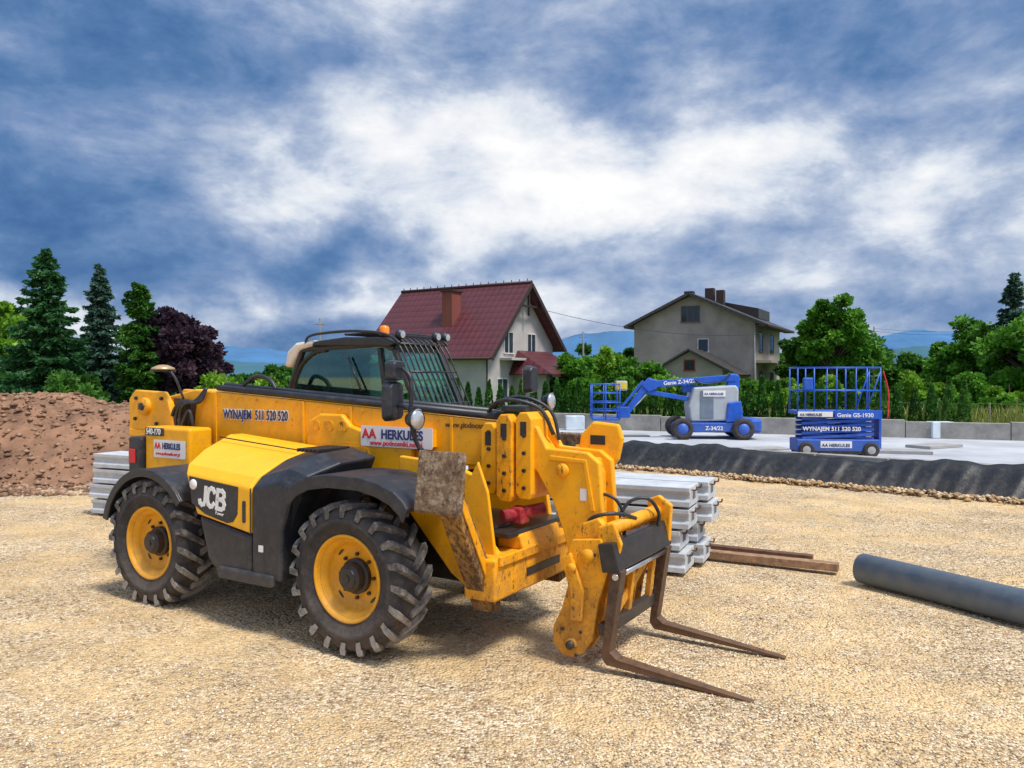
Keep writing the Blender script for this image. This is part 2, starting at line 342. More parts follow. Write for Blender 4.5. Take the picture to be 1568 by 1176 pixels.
text('sticker_tail_text','AA',-3.50,.648,1.50,.10,REDP,T,bold=.003,sx=.8); text('sticker_tail_text_b','HERKULES',-3.36,.648,1.50,.095,NAVY,T,bold=.003,sx=.72)
text('sticker_tail_small','www.podnosniki.net.pl',-3.48,.648,1.43,.055,REDP,T,sx=.85)
pxz('rear_counterweight',[(-4.1,.75),(-4.15,1.2),(-3.5,1.2),(-3.35,.75)],.75,1.75,Y,T,.04)
# boom
bt=lambda s:2.135+(s+2.94)*-.060
pxz('boom_outer',[(-4.2,1.66),(-4.2,2.02),(-3.75,2.10),(-3.4,bt(-3.4)),(.78,bt(.78)),(.78,1.50),(-.6,1.46),(-3.6,1.56)],1.10,1.50,Y,T,.02)
pxz('boom_gap_hoses',[(-3.66,1.55),(-3.70,2.06),(-3.35,2.03),(-3.40,1.72)],1.03,1.098,BKM,T,.01)
for i in range(3):
    hose('boom_hose_%d'%i,[(-3.66+.08*i,.99,1.62),(-3.64+.07*i,.97,1.85),(-3.50+.05*i,.97,2.0),(-3.3+.05*i,1.02,2.02),(-3.15,1.07,bt(-3.15)+.03)],.020,BK,T)
hose('boom_hose_loop',[(-3.50,.97,1.55),(-3.42,.94,1.75),(-3.30,.95,1.92),(-3.26,.98,1.70),(-3.34,1.0,1.58)],.018,BK,T)
tube('boom_hydraulic_pipe',[(-3.0,1.12,bt(-3)+.045),(-1.4,1.12,bt(-1.4)+.045),(.80,1.12,bt(.8)+.045)],.036,BK,T)
tube('boom_hydraulic_pipe_b',[(-3.0,1.22,bt(-3)+.07),(.85,1.22,bt(.85)+.07)],.036,BK,T)
hose('boom_hydraulic_pipe_c',[(-2.6,1.14,bt(-2.6)+.10),(-2.45,1.2,bt(-2.6)+.20),(-2.25,1.22,bt(-2.3)+.17),(-2.15,1.22,bt(-2.1)+.06)],.025,BK,T)
for i,(a,w) in enumerate([(-3.05,.05),(-1.62,.03),(-.95,.03),(.3,.03)]):
    box('boom_strap_%d'%i,a,a+w,1.085,1.1,1.52,bt(a)-.01,Y,T,.004)
for i in range(12): lathe('boom_rivet',[(0,-.012),(.014,-.012),(.014,.01)],(-2.95+i*.31,1.10,bt(-2.95+i*.31)-.045),YD,T,8,False)
pxz('boom_lug',[(-1.5,1.56),(-1.45,1.86),(-1.3,1.93),(-1.0,1.93),(-.88,1.82),(-.5,1.72),(-.1,1.66),(-.1,1.32),(-1.3,1.40)],1.02,1.09,Y,T,.02)
for i in range(3):
    rbox('lug_slot_%d'%i,-1.42+i*.19,-1.29+i*.19,1.76,1.86,1.019,YD,T,.04,.01)
rbox('chassis_oval',-.98,-.62,1.50,1.62,1.02,YD,T,.055,.015)
rbox('chassis_oval_rim',-1.01,-.59,1.47,1.65,1.0205,Y,T,.08,.006)
rbox('sticker_white',-.72,.16,1.63,1.83,1.01,WH,T,.012,.004)
box('sticker_bracket',-.70,.14,1.012,1.10,1.65,1.81,Y,T,.0)
text('sticker_aa','AA',-.70,1.003,1.71,.13,REDP,T,bold=.004)
text('sticker_herkules','HERKULES',-.46,1.003,1.71,.125,NAVY,T,bold=.004,sx=.88)
text('sticker_web','www.podnosniki.net.pl',-.60,1.003,1.645,.07,REDP,T,bold=.001)
for dx in (-.007,.007):
    for dz in (-.007,.007): text('phone_outline','WYNAJEM  511 520 520',-2.88+dx,1.095,1.835+dz,.150,WH,T,bold=.003,sx=.68)
text('phone_text','WYNAJEM  511 520 520',-2.88,1.089,1.835,.150,NAVY,T,bold=.001,sx=.68)
text('boom_web_text','www.podnosniki',.24,1.095,1.84,.075,BK,T)
# nested boom ends / collars
for i,(a,bb,z0,z1,y0) in enumerate([(.70,.86,1.27,1.90,1.0),(.88,1.04,1.22,1.98,.97),(1.06,1.22,1.25,2.00,1.0)]):
    pxz('boom_collar_%d'%i,[(a,z0+.05),(a+.04,z0),(bb-.02,z0),(bb,z0+.05),(bb,z1-.06),(bb-.04,z1),(a+.04,z1),(a,z1-.06)],y0,2.44-y0,Y if i!=1 else YD,T,.012)
    for j in range(4):
        lathe('collar_bolt_%d_%d'%(i,j),[(0,-.02),(.018,-.02),(.018,0)],(a+.09,y0,z0+.1+j*.15),BKM,T,6,False)
    box('collar_slot_%d'%i,a+.05,a+.11,y0-.004,y0,z1-.20,z1-.08,BKM,T,0)
box('collar_top_bracket',.86,1.12,1.08,1.38,2.0,2.05,BK,T)
hose('collar_hose',[(.70,1.12,1.98),(.82,1.08,2.08),(1.0,1.1,2.10),(1.2,1.2,2.02),(1.3,1.25,1.80)],.018,BK,T)
hose('collar_hose_b',[(.66,1.22,1.98),(.82,1.2,2.10),(1.05,1.22,2.12),(1.25,1.3,2.0),(1.33,1.3,1.75)],.016,BK,T)
# nose
neck=[(1.1,1.90),(1.24,1.88),(1.34,1.70),(1.72,1.68),(1.83,1.60),(1.86,1.2),(1.90,.95),(1.78,.78),(1.56,.78),(1.50,1.0),(1.40,1.25),(1.24,1.5),(1.1,1.55)]
pxz('boom_nose',neck,1.05,1.12,Y,T,.015); pxz('boom_nose_far',neck,1.30,1.37,Y,T,.015)
pxz('boom_nose_core',[(1.2,1.8),(1.34,1.64),(1.74,1.62),(1.78,1.5),(1.8,1.0),(1.6,.85),(1.45,1.2),(1.25,1.5)],1.12,1.30,YD,T,.01)
pxz('nose_weld_rib',[(1.36,1.60),(1.38,1.64),(1.72,1.62),(1.80,1.2),(1.76,1.2),(1.69,1.59)],1.035,1.05,Y,T,.006)
pxz('nose_bracket',[(1.48,1.66),(1.50,1.80),(1.62,1.92),(1.86,1.90),(1.90,1.78),(1.86,1.60),(1.80,1.52)],1.37,1.43,Y,T,.02)
pxz('nose_bracket_hole',[(1.60,1.72),(1.60,1.80),(1.74,1.80),(1.74,1.72)],1.366,1.37,BKM,T,0)
lathe('nose_pin',[(0,-.03),(.055,-.03),(.06,-.015),(.06,0)],(1.50,1.05,1.52),YD,T,20)
lathe('nose_pin_low',[(0,-.04),(.075,-.04),(.075,0)],(1.74,1.05,.92),YD,T,20)
rbox('nose_tag',1.66,1.72,1.28,1.38,1.049,WH,T,.008)
# hitch plates
hp=[(1.70,1.0),(1.95,1.03),(2.03,.82),(1.93,.52),(1.88,.22),(1.80,.10),(1.70,.05),(1.60,.06),(1.52,.14),(1.53,.28),(1.60,.42),(1.66,.62),(1.64,.86)]
for i,(a,bb) in enumerate([(.82,.86),(.98,1.02),(1.60,1.64),(1.76,1.80)]):
    pxz('hitch_plate_%d'%i,hp,a,bb,YD,T,.01)
lathe('hitch_cross_tube',[(0,0),(.05,0),(.05,1.05),(0,1.05)],(1.70,.80,.16),YD,T,20)
lathe('hitch_boss',[(0,-.03),(.035,-.03),(.035,0)],(1.70,.80,.16),BKM,T,12)
for (a,z) in ((1.62,.27),(1.78,.27),(1.74,.08),(1.72,.45),(1.78,.62),(1.9,.9)):
    lathe('hitch_bolt',[(0,-.012),(.014,-.012),(.014,.01)],(a,.82,z),BKM,T,8)
lathe('hitch_upper_tube',[(0,0),(.06,0),(.06,1.05),(0,1.05)],(1.84,.80,.88),YD,T,20)
tube('tilt_ram',[(1.62,1.22,.62),(1.85,1.22,.3)],.04,CHR,T); tube('tilt_ram_body',[(1.48,1.22,1.05),(1.64,1.22,.55)],.065,BKM,T,14)
pxz('hitch_link_front',[(1.66,.98),(1.74,1.12),(1.90,1.18),(2.0,1.08),(1.98,.9),(1.8,.8)],.88,.96,YD,T,.015)
pxz('hitch_link_arm',[(1.62,.84),(1.70,.90),(1.82,.6),(1.80,.36),(1.70,.36),(1.70,.58)],.78,.82,YD,T,.01)
lathe('hitch_link_pin',[(0,-.02),(.04,-.02),(.04,.0)],(1.72,.78,.78),YD,T,16)
hose('hitch_hose',[(1.72,.98,1.0),(1.80,.94,1.15),(1.92,.97,1.20),(2.02,1.1,1.19),(2.05,1.3,1.13)],.015,BK,T)
hose('hitch_hose_b',[(1.8,1.4,1.0),(1.90,1.5,1.22),(2.04,1.6,1.25),(2.1,1.7,1.12),(2.08,1.72,1.0)],.016,BK,T)
hose('hitch_hose_c',[(1.78,1.1,1.35),(1.95,1.12,1.30),(2.0,1.2,1.1),(1.95,1.2,.9)],.014,BK,T)
# carriage
lathe('carriage_tube',[(0,0),(.055,0),(.055,1.06),(0,1.06)],(2.0,.88,1.10),YD,T,20)
pxz('carriage_end_plate',[(1.9,.95),(1.92,1.2),(2.02,1.24),(2.14,1.16),(2.12,.8),(2.02,.72)],1.90,1.96,YD,T,.012)
pxz('carriage_end_plate_near',[(1.9,.95),(1.92,1.12),(2.05,1.16),(2.12,1.0),(2.08,.85)],.84,.88,YD,T,.012)
pxz('carriage_bar_top',[(1.99,.78),(1.95,1.00),(2.08,1.02),(2.13,.80)],.76,1.96,BKM,T,.012)
box('carriage_bar_low',1.95,2.03,.78,1.95,.28,.38,BKM,T)
for y0 in (.90,1.26,1.72): beam('carriage_upright',(1.99,y0,.33),(2.05,y0,.86),.05,.06,YD,T)
beam('carriage_diagonal',(1.97,.95,.35),(2.02,1.7,.78),.04,.08,YD,T)
tube('fork_shaft',[(2.10,.76,.76),(2.10,1.96,.76)],.025,CHR,T)
for i,y0 in enumerate((.825,1.845)):
    w=.055
    pr=[(2.15,.80),(2.09,.82),(2.05,.78),(1.98,.12),(2.02,.065),(3.14,-.006),(3.14,.010),(2.11,.125),(2.05,.17),(2.13,.70)]
    secs=[]
    for yy in (-w,w): secs.append([(x,y0+yy*(1 if x<2.9 else .55),z) for x,z in pr])
    loft('fork_%d'%i,secs,FORK,T,.004)
# front stabilisers
box('stabiliser_crossbox',.90,1.20,.45,2.02,.50,.84,YD,T,.02)
box('crossbox_rim',1.20,1.225,.50,1.95,.78,.86,YD,T,.006); box('crossbox_slot',1.201,1.206,.95,1.55,.61,.68,BKM,T,0)
pxz('crossbox_top',[(.8,.84),(.95,.97),(1.16,.97),(1.22,.84)],.9,1.6,YD,T,.02)
for sgn,tag,c0 in ((1,'right',0),(-1,'left',2.44)):
    tt=lambda t:c0+sgn*t
    pyz('stabiliser_leg_'+tag,[(tt(.70),.36),(tt(.56),.38),(tt(.05),1.30),(tt(.10),1.38),(tt(.19),1.38),(tt(.70),.52)],.92,1.10,LEG,T,.012)
    pyz('stabiliser_leg_rib_'+tag,[(tt(.60),.44),(tt(.10),1.34),(tt(.16),1.36),(tt(.64),.52)],1.10,1.115,YD,T,.004)
    pyz('stabiliser_pad_'+tag,[(tt(-.03),1.27),(tt(.01),1.25),(tt(.07),1.72),(tt(.04),1.74)],.76,1.20,MUD,T,.012)
    pyz('pad_rib_'+tag,[(tt(.03),1.35),(tt(.20),1.38),(tt(.08),1.62)],.96,1.02,YD,T,.006)
    tube('stabiliser_ram_'+tag,[(.80,tt(.62),.72),(.80,tt(.40),1.18)],.045,BKM,T,12)
    tube('stabiliser_rod_'+tag,[(.80,tt(.40),1.18),(.82,tt(.24),1.46)],.028,CHR,T,10)
fp=[(.05,1.60),(.05,1.22),(.62,.62),(.85,.48),(1.16,.50),(1.2,.72),(1.0,.95),(.92,1.45),(.62,1.56)]
pxz('front_side_plate',fp,.66,.72,Y,T,.012); pxz('front_side_plate_far',fp,1.74,1.8,Y,T,.012)
pxz('upright_plate',[(.86,.6),(.78,1.35),(.92,1.6),(1.02,1.35),(1.1,.8)],.62,.655,Y,T,.01)
box('front_tray',.55,1.15,.75,1.75,.95,1.0,BKM,T)
tube('red_lock',[(.98,.92,1.10),(1.20,1.25,1.14)],.06,RED,T,14)
box('red_lock_block',1.0,1.14,.98,1.12,1.03,1.18,RED,T,.02)
hose('front_hose_a',[(.7,.75,1.45),(.85,.7,1.30),(.95,.75,1.1),(.9,.9,1.0)],.02,BK,T); hose('front_hose_b',[(.6,.7,1.5),(.75,.64,1.3),(.82,.62,1.05),(.8,.62,.85)],.018,BK,T)
tube('lift_ram',[(-1.2,1.3,1.0),(.75,1.3,1.42)],.09,BKM,T,16)
box('battery_box',.1,.6,.72,1.02,.85,1.25,BK,T,.03)
# engine pod
loft('hood_yellow',[[(-2.04,0,1.37),(-1.125,0,1.30),(-1.125,0,.885),(-1.88,0,1.0)],
 [(-2.12,.08,1.46),(-1.125,.08,1.385),(-1.125,.08,.885),(-1.95,.10,1.0)],
 [(-2.28,.38,1.57),(-1.16,.38,1.50),(-1.16,.38,.885),(-2.1,.38,1.0)],
 [(-2.42,.80,1.69),(-1.2,.80,1.60),(-1.2,.80,.9),(-2.25,.80,1.0)],[(-2.42,.98,1.69),(-1.2,.98,1.60),(-1.2,.98,.9),(-2.25,.98,1.0)]],YH_,T,.022)
loft('hood_black',[[(-1.11,0,1.30),(-.78,0,1.37),(-.60,0,1.33),(-.72,0,.95),(-.74,0,.5),(-1.11,0,.5)],
 [(-1.11,.10,1.395),(-.74,.10,1.49),(-.50,.10,1.44),(-.72,.10,.95),(-.74,.10,.5),(-1.11,.10,.5)],
 [(-1.14,.42,1.52),(-.70,.42,1.60),(-.42,.42,1.53),(-.70,.42,.95),(-.74,.42,.5),(-1.11,.42,.5)],
 [(-1.18,.90,1.61),(-.70,.90,1.62),(-.42,.90,1.55),(-.70,.90,.95),(-.74,.90,.5),(-1.11,.90,.5)]],BK,T,.022)
loft('lower_tank',[[(-1.86,.01,.985),(-1.125,.01,.870),(-1.125,.01,.47),(-1.62,.01,.50),(-1.74,.01,.60)],
 [(-2.2,.85,.985),(-1.125,.85,.870),(-1.125,.85,.47),(-1.62,.85,.50),(-1.74,.85,.60)]],BK,T,.03)
box('lower_step',-1.55,-.82,-.03,.10,.44,.55,BK,T,.02)
pxz('logo_panel',[(-1.99,1.355),(-1.29,1.300),(-1.30,1.05),(-1.36,.975),(-1.44,.955),(-1.75,1.01),(-1.95,1.10)],-.006,.0,BK,T,.002)
def stroke(nm,pts,w):
    ox,oz,sc=-1.84,1.095,.20
    P2=[(ox+x*sc+.12*y*sc, oz+y*sc-.085*x*sc) for x,y in pts]
    for i in range(len(P2)-1):
        a=P2[i];b_=P2[i+1]
        dx,dz=b_[0]-a[0],b_[1]-a[1]; L=math.hypot(dx,dz) or 1; nx_,nz_=-dz/L*w/2,dx/L*w/2; ex,ez=dx/L*w*.35,dz/L*w*.35
        pxz('%s_%d'%(nm,i),[(a[0]-ex+nx_,a[1]-ez+nz_),(b_[0]+ex+nx_,b_[1]+ez+nz_),(b_[0]+ex-nx_,b_[1]+ez-nz_),(a[0]-ex-nx_,a[1]-ez-nz_)],-.011-.0008*(i%3),-.0065,WH,T,0)
stroke('logo_j',[(.42,.88),(.42,.22),(.36,.08),(.22,.03),(.08,.10),(.04,.22)],.040)
stroke('logo_c',[(1.06,.74),(.96,.87),(.82,.90),(.68,.82),(.60,.62),(.60,.32),(.68,.12),(.82,.04),(.96,.08),(1.06,.20)],.040)
stroke('logo_b',[(1.28,.04),(1.28,.89),(1.58,.89),(1.72,.80),(1.74,.66),(1.66,.54),(1.54,.48),(1.30,.48)],.040)
stroke('logo_b2',[(1.54,.48),(1.72,.42),(1.80,.28),(1.76,.12),(1.62,.04),(1.28,.04)],.040)
text('logo_sub','Power',-1.60,-.010,1.025,.045,WH,T,rot=(math.pi/2,math.radians(5),0))
lathe('fuel_cap',[(0,-.012),(.045,-.012),(.05,-.006),(.05,.0)],(-1.92,-.006,1.28),WH,T,20)
rbox('pod_handle',-1.23,-1.19,.98,1.18,-.002,BK,T,.015,.006); 
pxz('hood_groove',[(-2.33,1.672),(-1.18,1.592),(-1.18,1.602),(-2.33,1.684)],.60,.61,BK,T,0)
box('hood_edge_gap',-1.132,-1.118,-.004,.0,.89,1.30,BKM,T,0)
for i in range(6): box('intake_slat_%d'%i,-1.02+i*.05,-1.0+i*.05,.45,.88,1.600,1.632,BKM,T,.004)
rbox('warning_label',-1.02,-.96,.74,.80,-.001,WH,T,.006,.003)
# fenders
fr_=[(-.66,1.30),(-.55,1.39),(-.40,1.455),(-.15,1.49),(.2,1.49),(.4,1.455),(.56,1.40),(.66,1.33),(.70,1.27)]
pr=fr_+[(x*.96,z-.035) for x,z in fr_[::-1]]
pxz('front_fender',pr,-.02,.60,BK,T,.012)
pxz('front_fender_lip',fr_+[(x*.93,z-.11) for x,z in fr_[::-1]],-.035,-.005,BK,T,.01)
pxz('front_fender_left',pr,1.95,2.46,BK,T,.012)
fr2=[(-2.69+.74*math.cos(math.radians(a)),.64+.74*math.sin(math.radians(a))) for a in range(38,170,8)]
def inr(R): return [(-2.69+R*math.cos(math.radians(a)),.64+R*math.sin(math.radians(a))) for a in range(38,170,8)][::-1]
pxz('rear_fender',fr2+inr(.705),.0,.62,BK,T,.01); pxz('rear_fender_left',fr2+inr(.705),1.9,2.44,BK,T,.01)
pxz('rear_fender_lip',fr2+inr(.66),-.02,.005,BK,T,.008)
# cab
cp=[(-2.42,1.55),(-2.46,2.0),(-2.18,2.62),(-.98,2.66),(-.82,2.60),(-.50,1.95),(-.46,1.45)]
y0,y1=1.64,2.42
V=[(x,y,z) for y in (y0,y1) for x,z in cp]; n=len(cp)
Fc=[tuple(range(n)),tuple(range(n,2*n))]+[(i,(i+1)%n,n+(i+1)%n,n+i) for i in range(n) if i!=n-1]
mo('cab_glass',V,Fc,GL,T)
for yy,tg in ((y0,'near'),(y1,'far')):
    for i in range(n-1):
        a=cp[i];bb=cp[i+1]
        beam('cab_pillar_%s_%d'%(tg,i),(a[0],yy,a[1]),(bb[0],yy,bb[1]),.055,.065,BKM,T,.015,up=(0,1,0))
    hose('cab_rear_curve_'+tg,[(-2.38,yy-.005,1.9),(-2.34,yy-.005,2.15),(-2.22,yy-.005,2.42),(-2.0,yy-.005,2.58),(-1.8,yy-.005,2.61)],.025,BKM,T)
beam('cab_door_pillar',(-1.02,y0-.01,2.62),(-.86,y0-.01,1.7),.05,.05,BKM,T,.01,up=(0,1,0))
for i,(x,z) in enumerate(cp): beam('cab_cross_%d'%i,(x,y0,z),(x,y1,z),.05,.05,BKM,T,.01)
box('cab_floor',-2.4,-.5,y0+.01,y1-.01,1.15,1.68,BKM,T)
pxz('cab_lower',[(-2.3,.6),(-2.4,1.5),(-.5,1.5),(-.5,.9),(-.9,.6)],1.75,2.40,BK,T,.02)
pxz('cab_roof',[(-2.0,2.66),(-1.95,2.71),(-1.5,2.745),(-.95,2.73),(-.78,2.66),(-.85,2.63)],y0-.06,y1+.06,BKM,T,.02)
pxz('cab_roof_rear',[(-2.44,2.42),(-2.40,2.60),(-2.26,2.70),(-1.97,2.725),(-1.98,2.655),(-2.20,2.61),(-2.34,2.42)],y0-.05,y1+.04,CREAM,T,.03)
hose('roof_rail',[(-2.1,y0-.04,2.70),(-2.0,y0-.04,2.78),(-1.5,y0-.04,2.81),(-1.1,y0-.04,2.79),(-.85,y0-.04,2.74),(-.72,y0-.04,2.66)],.016,BK,T)
hose('roof_rail_far',[(-2.1,y1+.04,2.70),(-2.0,y1+.04,2.78),(-1.5,y1+.04,2.81),(-1.1,y1+.04,2.79),(-.85,y1+.04,2.74),(-.72,y1+.04,2.66)],.016,BK,T)
for i in range(10):
    yy=y0-.02+i*(y1-y0+.04)/9
    hose('guard_bar_%d'%i,[(-1.5,yy,2.775),(-1.0,yy,2.77),(-.76,yy,2.66),(-.60,yy,2.38),(-.42,yy,2.02),(-.36,yy,1.85)],.010,BKM,T,6)
for (x,z) in ((-1.5,2.775),(-.76,2.66),(-.59,2.36),(-.42,2.02)): tube('guard_cross',[(x,y0-.03,z),(x,y1+.03,z)],.013,BKM,T,6)
for yy in (y0+.05,y1-.1,y1+.08):
    tube('worklight_stem',[(-.82,yy,2.70),(-.80,yy,2.76)],.012,BK,T,6)
    lathe('work_light',[(0,.05),(.045,.05),(.06,0),(.055,-.01)],(-.80,yy,2.76),BK,T,16,axis='x'); lathe('work_light_lens',[(0,.055),(.040,.052)],(-.80,yy,2.76),LENS,T,16,axis='x')
lathe('beacon',[(.055,0),(.055,.08),(.04,.10),(0,.11)],(-1.05,y0+.1,2.76),ORG,T,16,axis='z')
box('seat_base',-2.0,-1.5,1.8,2.25,1.68,1.95,INT,T,.05); pxz('seat_back',[(-2.02,1.9),(-2.15,2.45),(-2.03,2.5),(-1.88,1.95)],1.82,2.22,INT,T,.05)
tube('steering_column',[(-.85,2.0,1.7),(-1.05,2.0,2.12)],.035,INT,T)
tube('steering_wheel',[(-1.07+.16*math.cos(a)*.55,2.0+.18*math.sin(a),2.13+.16*math.cos(a)*.5) for a in [k*math.pi/8 for k in range(17)]],.015,INT,T,6)
tube('wiper',[(-1.45,y0-.03,2.52),(-1.25,y0-.045,2.15)],.012,BK,T,6)
# mirrors
def mirror(x,y,z,w,h,tag):
    loft('mirror_'+tag,[[(x,y-w/2,z-h*.40),(x,y-w*.3,z-h/2),(x,y+w*.3,z-h/2),(x,y+w/2,z-h*.4),(x,y+w/2,z+h*.35),(x,y+w*.3,z+h/2),(x,y-w*.3,z+h/2),(x,y-w/2,z+h*.35)],
       [(x+.09,y-w*.4,z-h*.34),(x+.10,y-w*.25,z-h*.42),(x+.10,y+w*.25,z-h*.42),(x+.09,y+w*.4,z-h*.34),(x+.09,y+w*.4,z+h*.3),(x+.10,y+w*.25,z+h*.42),(x+.10,y-w*.25,z+h*.42),(x+.09,y-w*.4,z+h*.3)]],BK,T,.015)
    box('mirror_glass_'+tag,x-.006,x-.001,y-w*.4,y+w*.4,z-h*.36,z+h*.36,MIR,T,.0)
mirror(.14,.42,2.10,.22,.36,'right'); mirror(.17,.42,2.36,.20,.18,'right_top')
hose('mirror_arm',[(.28,.42,2.38),(.38,.42,2.28),(.38,.42,1.96),(.42,.45,1.74),(.58,.58,1.52),(.66,.62,1.35)],.018,BK,T)
hose('mirror_arm_b',[(.24,.42,2.06),(.36,.42,2.02),(.42,.44,1.74)],.014,BK,T)
def lamp(x,y,z,tag):
    lathe('headlamp_'+tag,[(0,-.08),(.05,-.07),(.085,0),(.085,.03)],(x,y,z),BK,T,20,axis='x'); lathe('headlamp_lens_'+tag,[(.083,.031),(.06,.045),(0,.05)],(x,y,z),LENS,T,20,axis='x')
    lathe('headlamp_ring_'+tag,[(.083,.02),(.092,.03),(.083,.04)],(x,y,z),CHR,T,20,axis='x')
lamp(.47,.36,1.95,'right'); hose('lamp_arm',[(.45,.36,1.90),(.48,.42,1.68),(.60,.56,1.50)],.016,BK,T)
mirror(.42,2.30,2.28,.20,.30,'left'); lamp(.62,2.42,2.05,'left')
hose('mirror_arm_left',[(.46,2.3,2.1),(.5,2.28,1.9),(.4,2.2,1.6),(.2,2.1,1.5)],.018,BK,T)
hose('rear_mirror_arm',[(-3.40,.95,2.05),(-3.44,.88,2.28),(-3.52,.84,2.40)],.014,BK,T)
lathe('rear_mirror',[(.11,0),(.135,.01),(.12,.035),(.05,.065),(0,.07)],(-3.62,.84,2.38),mk('mirror_back',(.62,.42,.2),.3,.4),T,24,axis='z')
lathe('rear_mirror_rim',[(.11,0),(.14,-.01),(.14,.012)],(-3.62,.84,2.38),BK,T,24,axis='z')
# ------------------------------------------------ concrete beams stack
CON=mk('precast_concrete',(.50,.53,.57),.8,0,.22,4,.2,50)
e=Vector((2.02,8.87,0)); dr=Vector((-8.5,3.8,0)).normalized()
BS=empty('concrete_beam_stack',e,math.atan2(-dr.y,-dr.x))
z=.04
TIM=mk('timber',(.20,.11,.055),.8,0,.5,8,.3,40); PKT=mk('pocket_dark',(.12,.12,.13),.9)
for k in (-1.0,-4.5,-8): box('bearer',k,k+.12,-.05,1.25,0,.04,TIM,BS)
offs=[-.02,-.10,.04,-.05]
for L in range(4):
    hgt=.225
    for j in range(2):
        o=offs[L]+random.uniform(-.04,.08)+(.12*j)
        ya=j*.60; w=.54
        pr=[(ya,z),(ya+w,z),(ya+w,z+.06),(ya+w-.07,z+.09),(ya+w-.07,z+.15),(ya+w,z+.175),(ya+w,z+hgt),(ya,z+hgt),(ya,z+.175),(ya+.03,z+.15),(ya+.03,z+.09),(ya,z+.06)]
        pyz('beam_%d_%d'%(L,j),pr,-9.9+o,o,CON,BS,.006)
        box('end_pocket_%d_%d'%(L,j),o,o+.002,ya+.18,ya+.34,z+.07,z+.17,PKT,BS,0)
        for q in (.12,.40): hose('rebar_%d_%d_%d'%(L,j,int(q*100)),[(o-.01,ya+q,z+.19),(o+.05,ya+q,z+.19),(o+.06,ya+q,z+.23)],.01,RUST,BS,6)
    z+=hgt
    if L<3:
        for k in (-.35,-4,-8): box('spacer_%d_%d'%(L,int(-k)),k,k+.07,-.01,1.18,z,z+.03,TIM,BS,.004)
        z+=.03
# timber on ground
tb=empty('timber_planks',(0,0,0))
PLK=mk('weathered_plank',(.34,.20,.11),.85,0,.55,10,.4,30)
beam('plank',(2.35,9.95,.05),(3.86,9.12,.06),.15,.09,PLK,tb); beam('plank_b',(2.55,10.30,.045),(3.75,9.62,.045),.12,.08,RUST,tb)
# pipe lying on the ground
PP=mk('pvc_pipe',(.10,.15,.205),.38,0,.15,3,.03,30,dirt=.35,dcol=(.32,.30,.27),dtop=.6)
pe=empty('grey_pipe')
a=Vector((3.93,8.66,.162)); q=Vector((6.65,3.86,.162)); d=(q-a).normalized(); s1=d.orthogonal().normalized(); s2=d.cross(s1)
V=[];Fc=[];n=48
for c,r in ((q,.165),(a,.165),(a,.155),(a+d*.9,.155)):
    for k in range(n): V.append(c+(s1*math.cos(k*2*math.pi/n)+s2*math.sin(k*2*math.pi/n))*r)
for i in range(3):
    for k in range(n): Fc.append((i*n+k,i*n+(k+1)%n,(i+1)*n+(k+1)%n,(i+1)*n+k))
mo('pipe',V,Fc,PP,pe,0,True)
# ------------------------------------------------ slab, wall, membrane
SLAB=mk('slab_concrete',(.45,.465,.50),.85,0,.3,.5,.1,20)
WALL=mk('kerb_concrete',(.33,.315,.29),.9,0,.4,2,.3,20)
inn=Vector((.65,.76)); b0=Vector((2.7,19.9)); bd=Vector((6.7,-5.7)).normalized()
def line(u): return b0+bd*u
p1=line(-7.5)+inn*.55; p2=line(14.5)+inn*.55
poly=[(p1.x,p1.y),(p2.x,p2.y),(21,20.1),(-6,31.2)]
loft('concrete_slab',[[(x,y,zz_) for x,y in poly] for zz_ in (0,.45)],SLAB,None,.01)
tl=Vector((-6,31.2)); tr_=Vector((21,20.1)); td=(tr_-tl).normalized(); nn=Vector((td.y,-td.x))
fw=empty('low_concrete_wall'); u=0; i=0
while u<28:
    L=random.uniform(1.9,2.9); a_=tl+td*(u+.01); c_=tl+td*(u+L-.01); h_=.98+random.uniform(-.04,.03)
    loft('block_%d'%i,[[(a_.x,a_.y,0),(a_.x,a_.y,h_),(a_.x+.1,a_.y+.24,h_),(a_.x+.1,a_.y+.24,0)],[(c_.x,c_.y,0),(c_.x,c_.y,h_),(c_.x+.1,c_.y+.24,h_),(c_.x+.1,c_.y+.24,0)]],WALL,fw,.015)
    u+=L; i+=1
kl=empty('concrete_kerb')
for i in range(5):
    a_=line(3.2+i*1.55)+inn*1.0; c_=line(3.2+i*1.55+1.5)+inn*1.0
    beam('kerb_%d'%i,(a_.x,a_.y,.51+.004),(c_.x,c_.y,.51+.004),.28,.12,WALL,kl,.01)
SH=mk('sheet_grey',(.36,.35,.34),.6)
pl=empty('plywood_sheets')
for i,(x,y,r) in enumerate([(6.4,20.0,.2),(9.5,19.0,-.3),(3.6,24.5,.1),(11.2,20.5,.5)]):
    o=box('sheet_%d'%i,-.7,.7,-.35,.35,0,.03+.04*(i%2),SH,pl,.004); o.location=(x,y,.455); o.rotation_euler=(0,0,r)
MEM=mk('black_membrane',(.014,.016,.020),.40,0,.3,3,.5,7,dirt=.4,dcol=(.12,.10,.08),dtop=.4)
nu,nv=420,14; V=[];
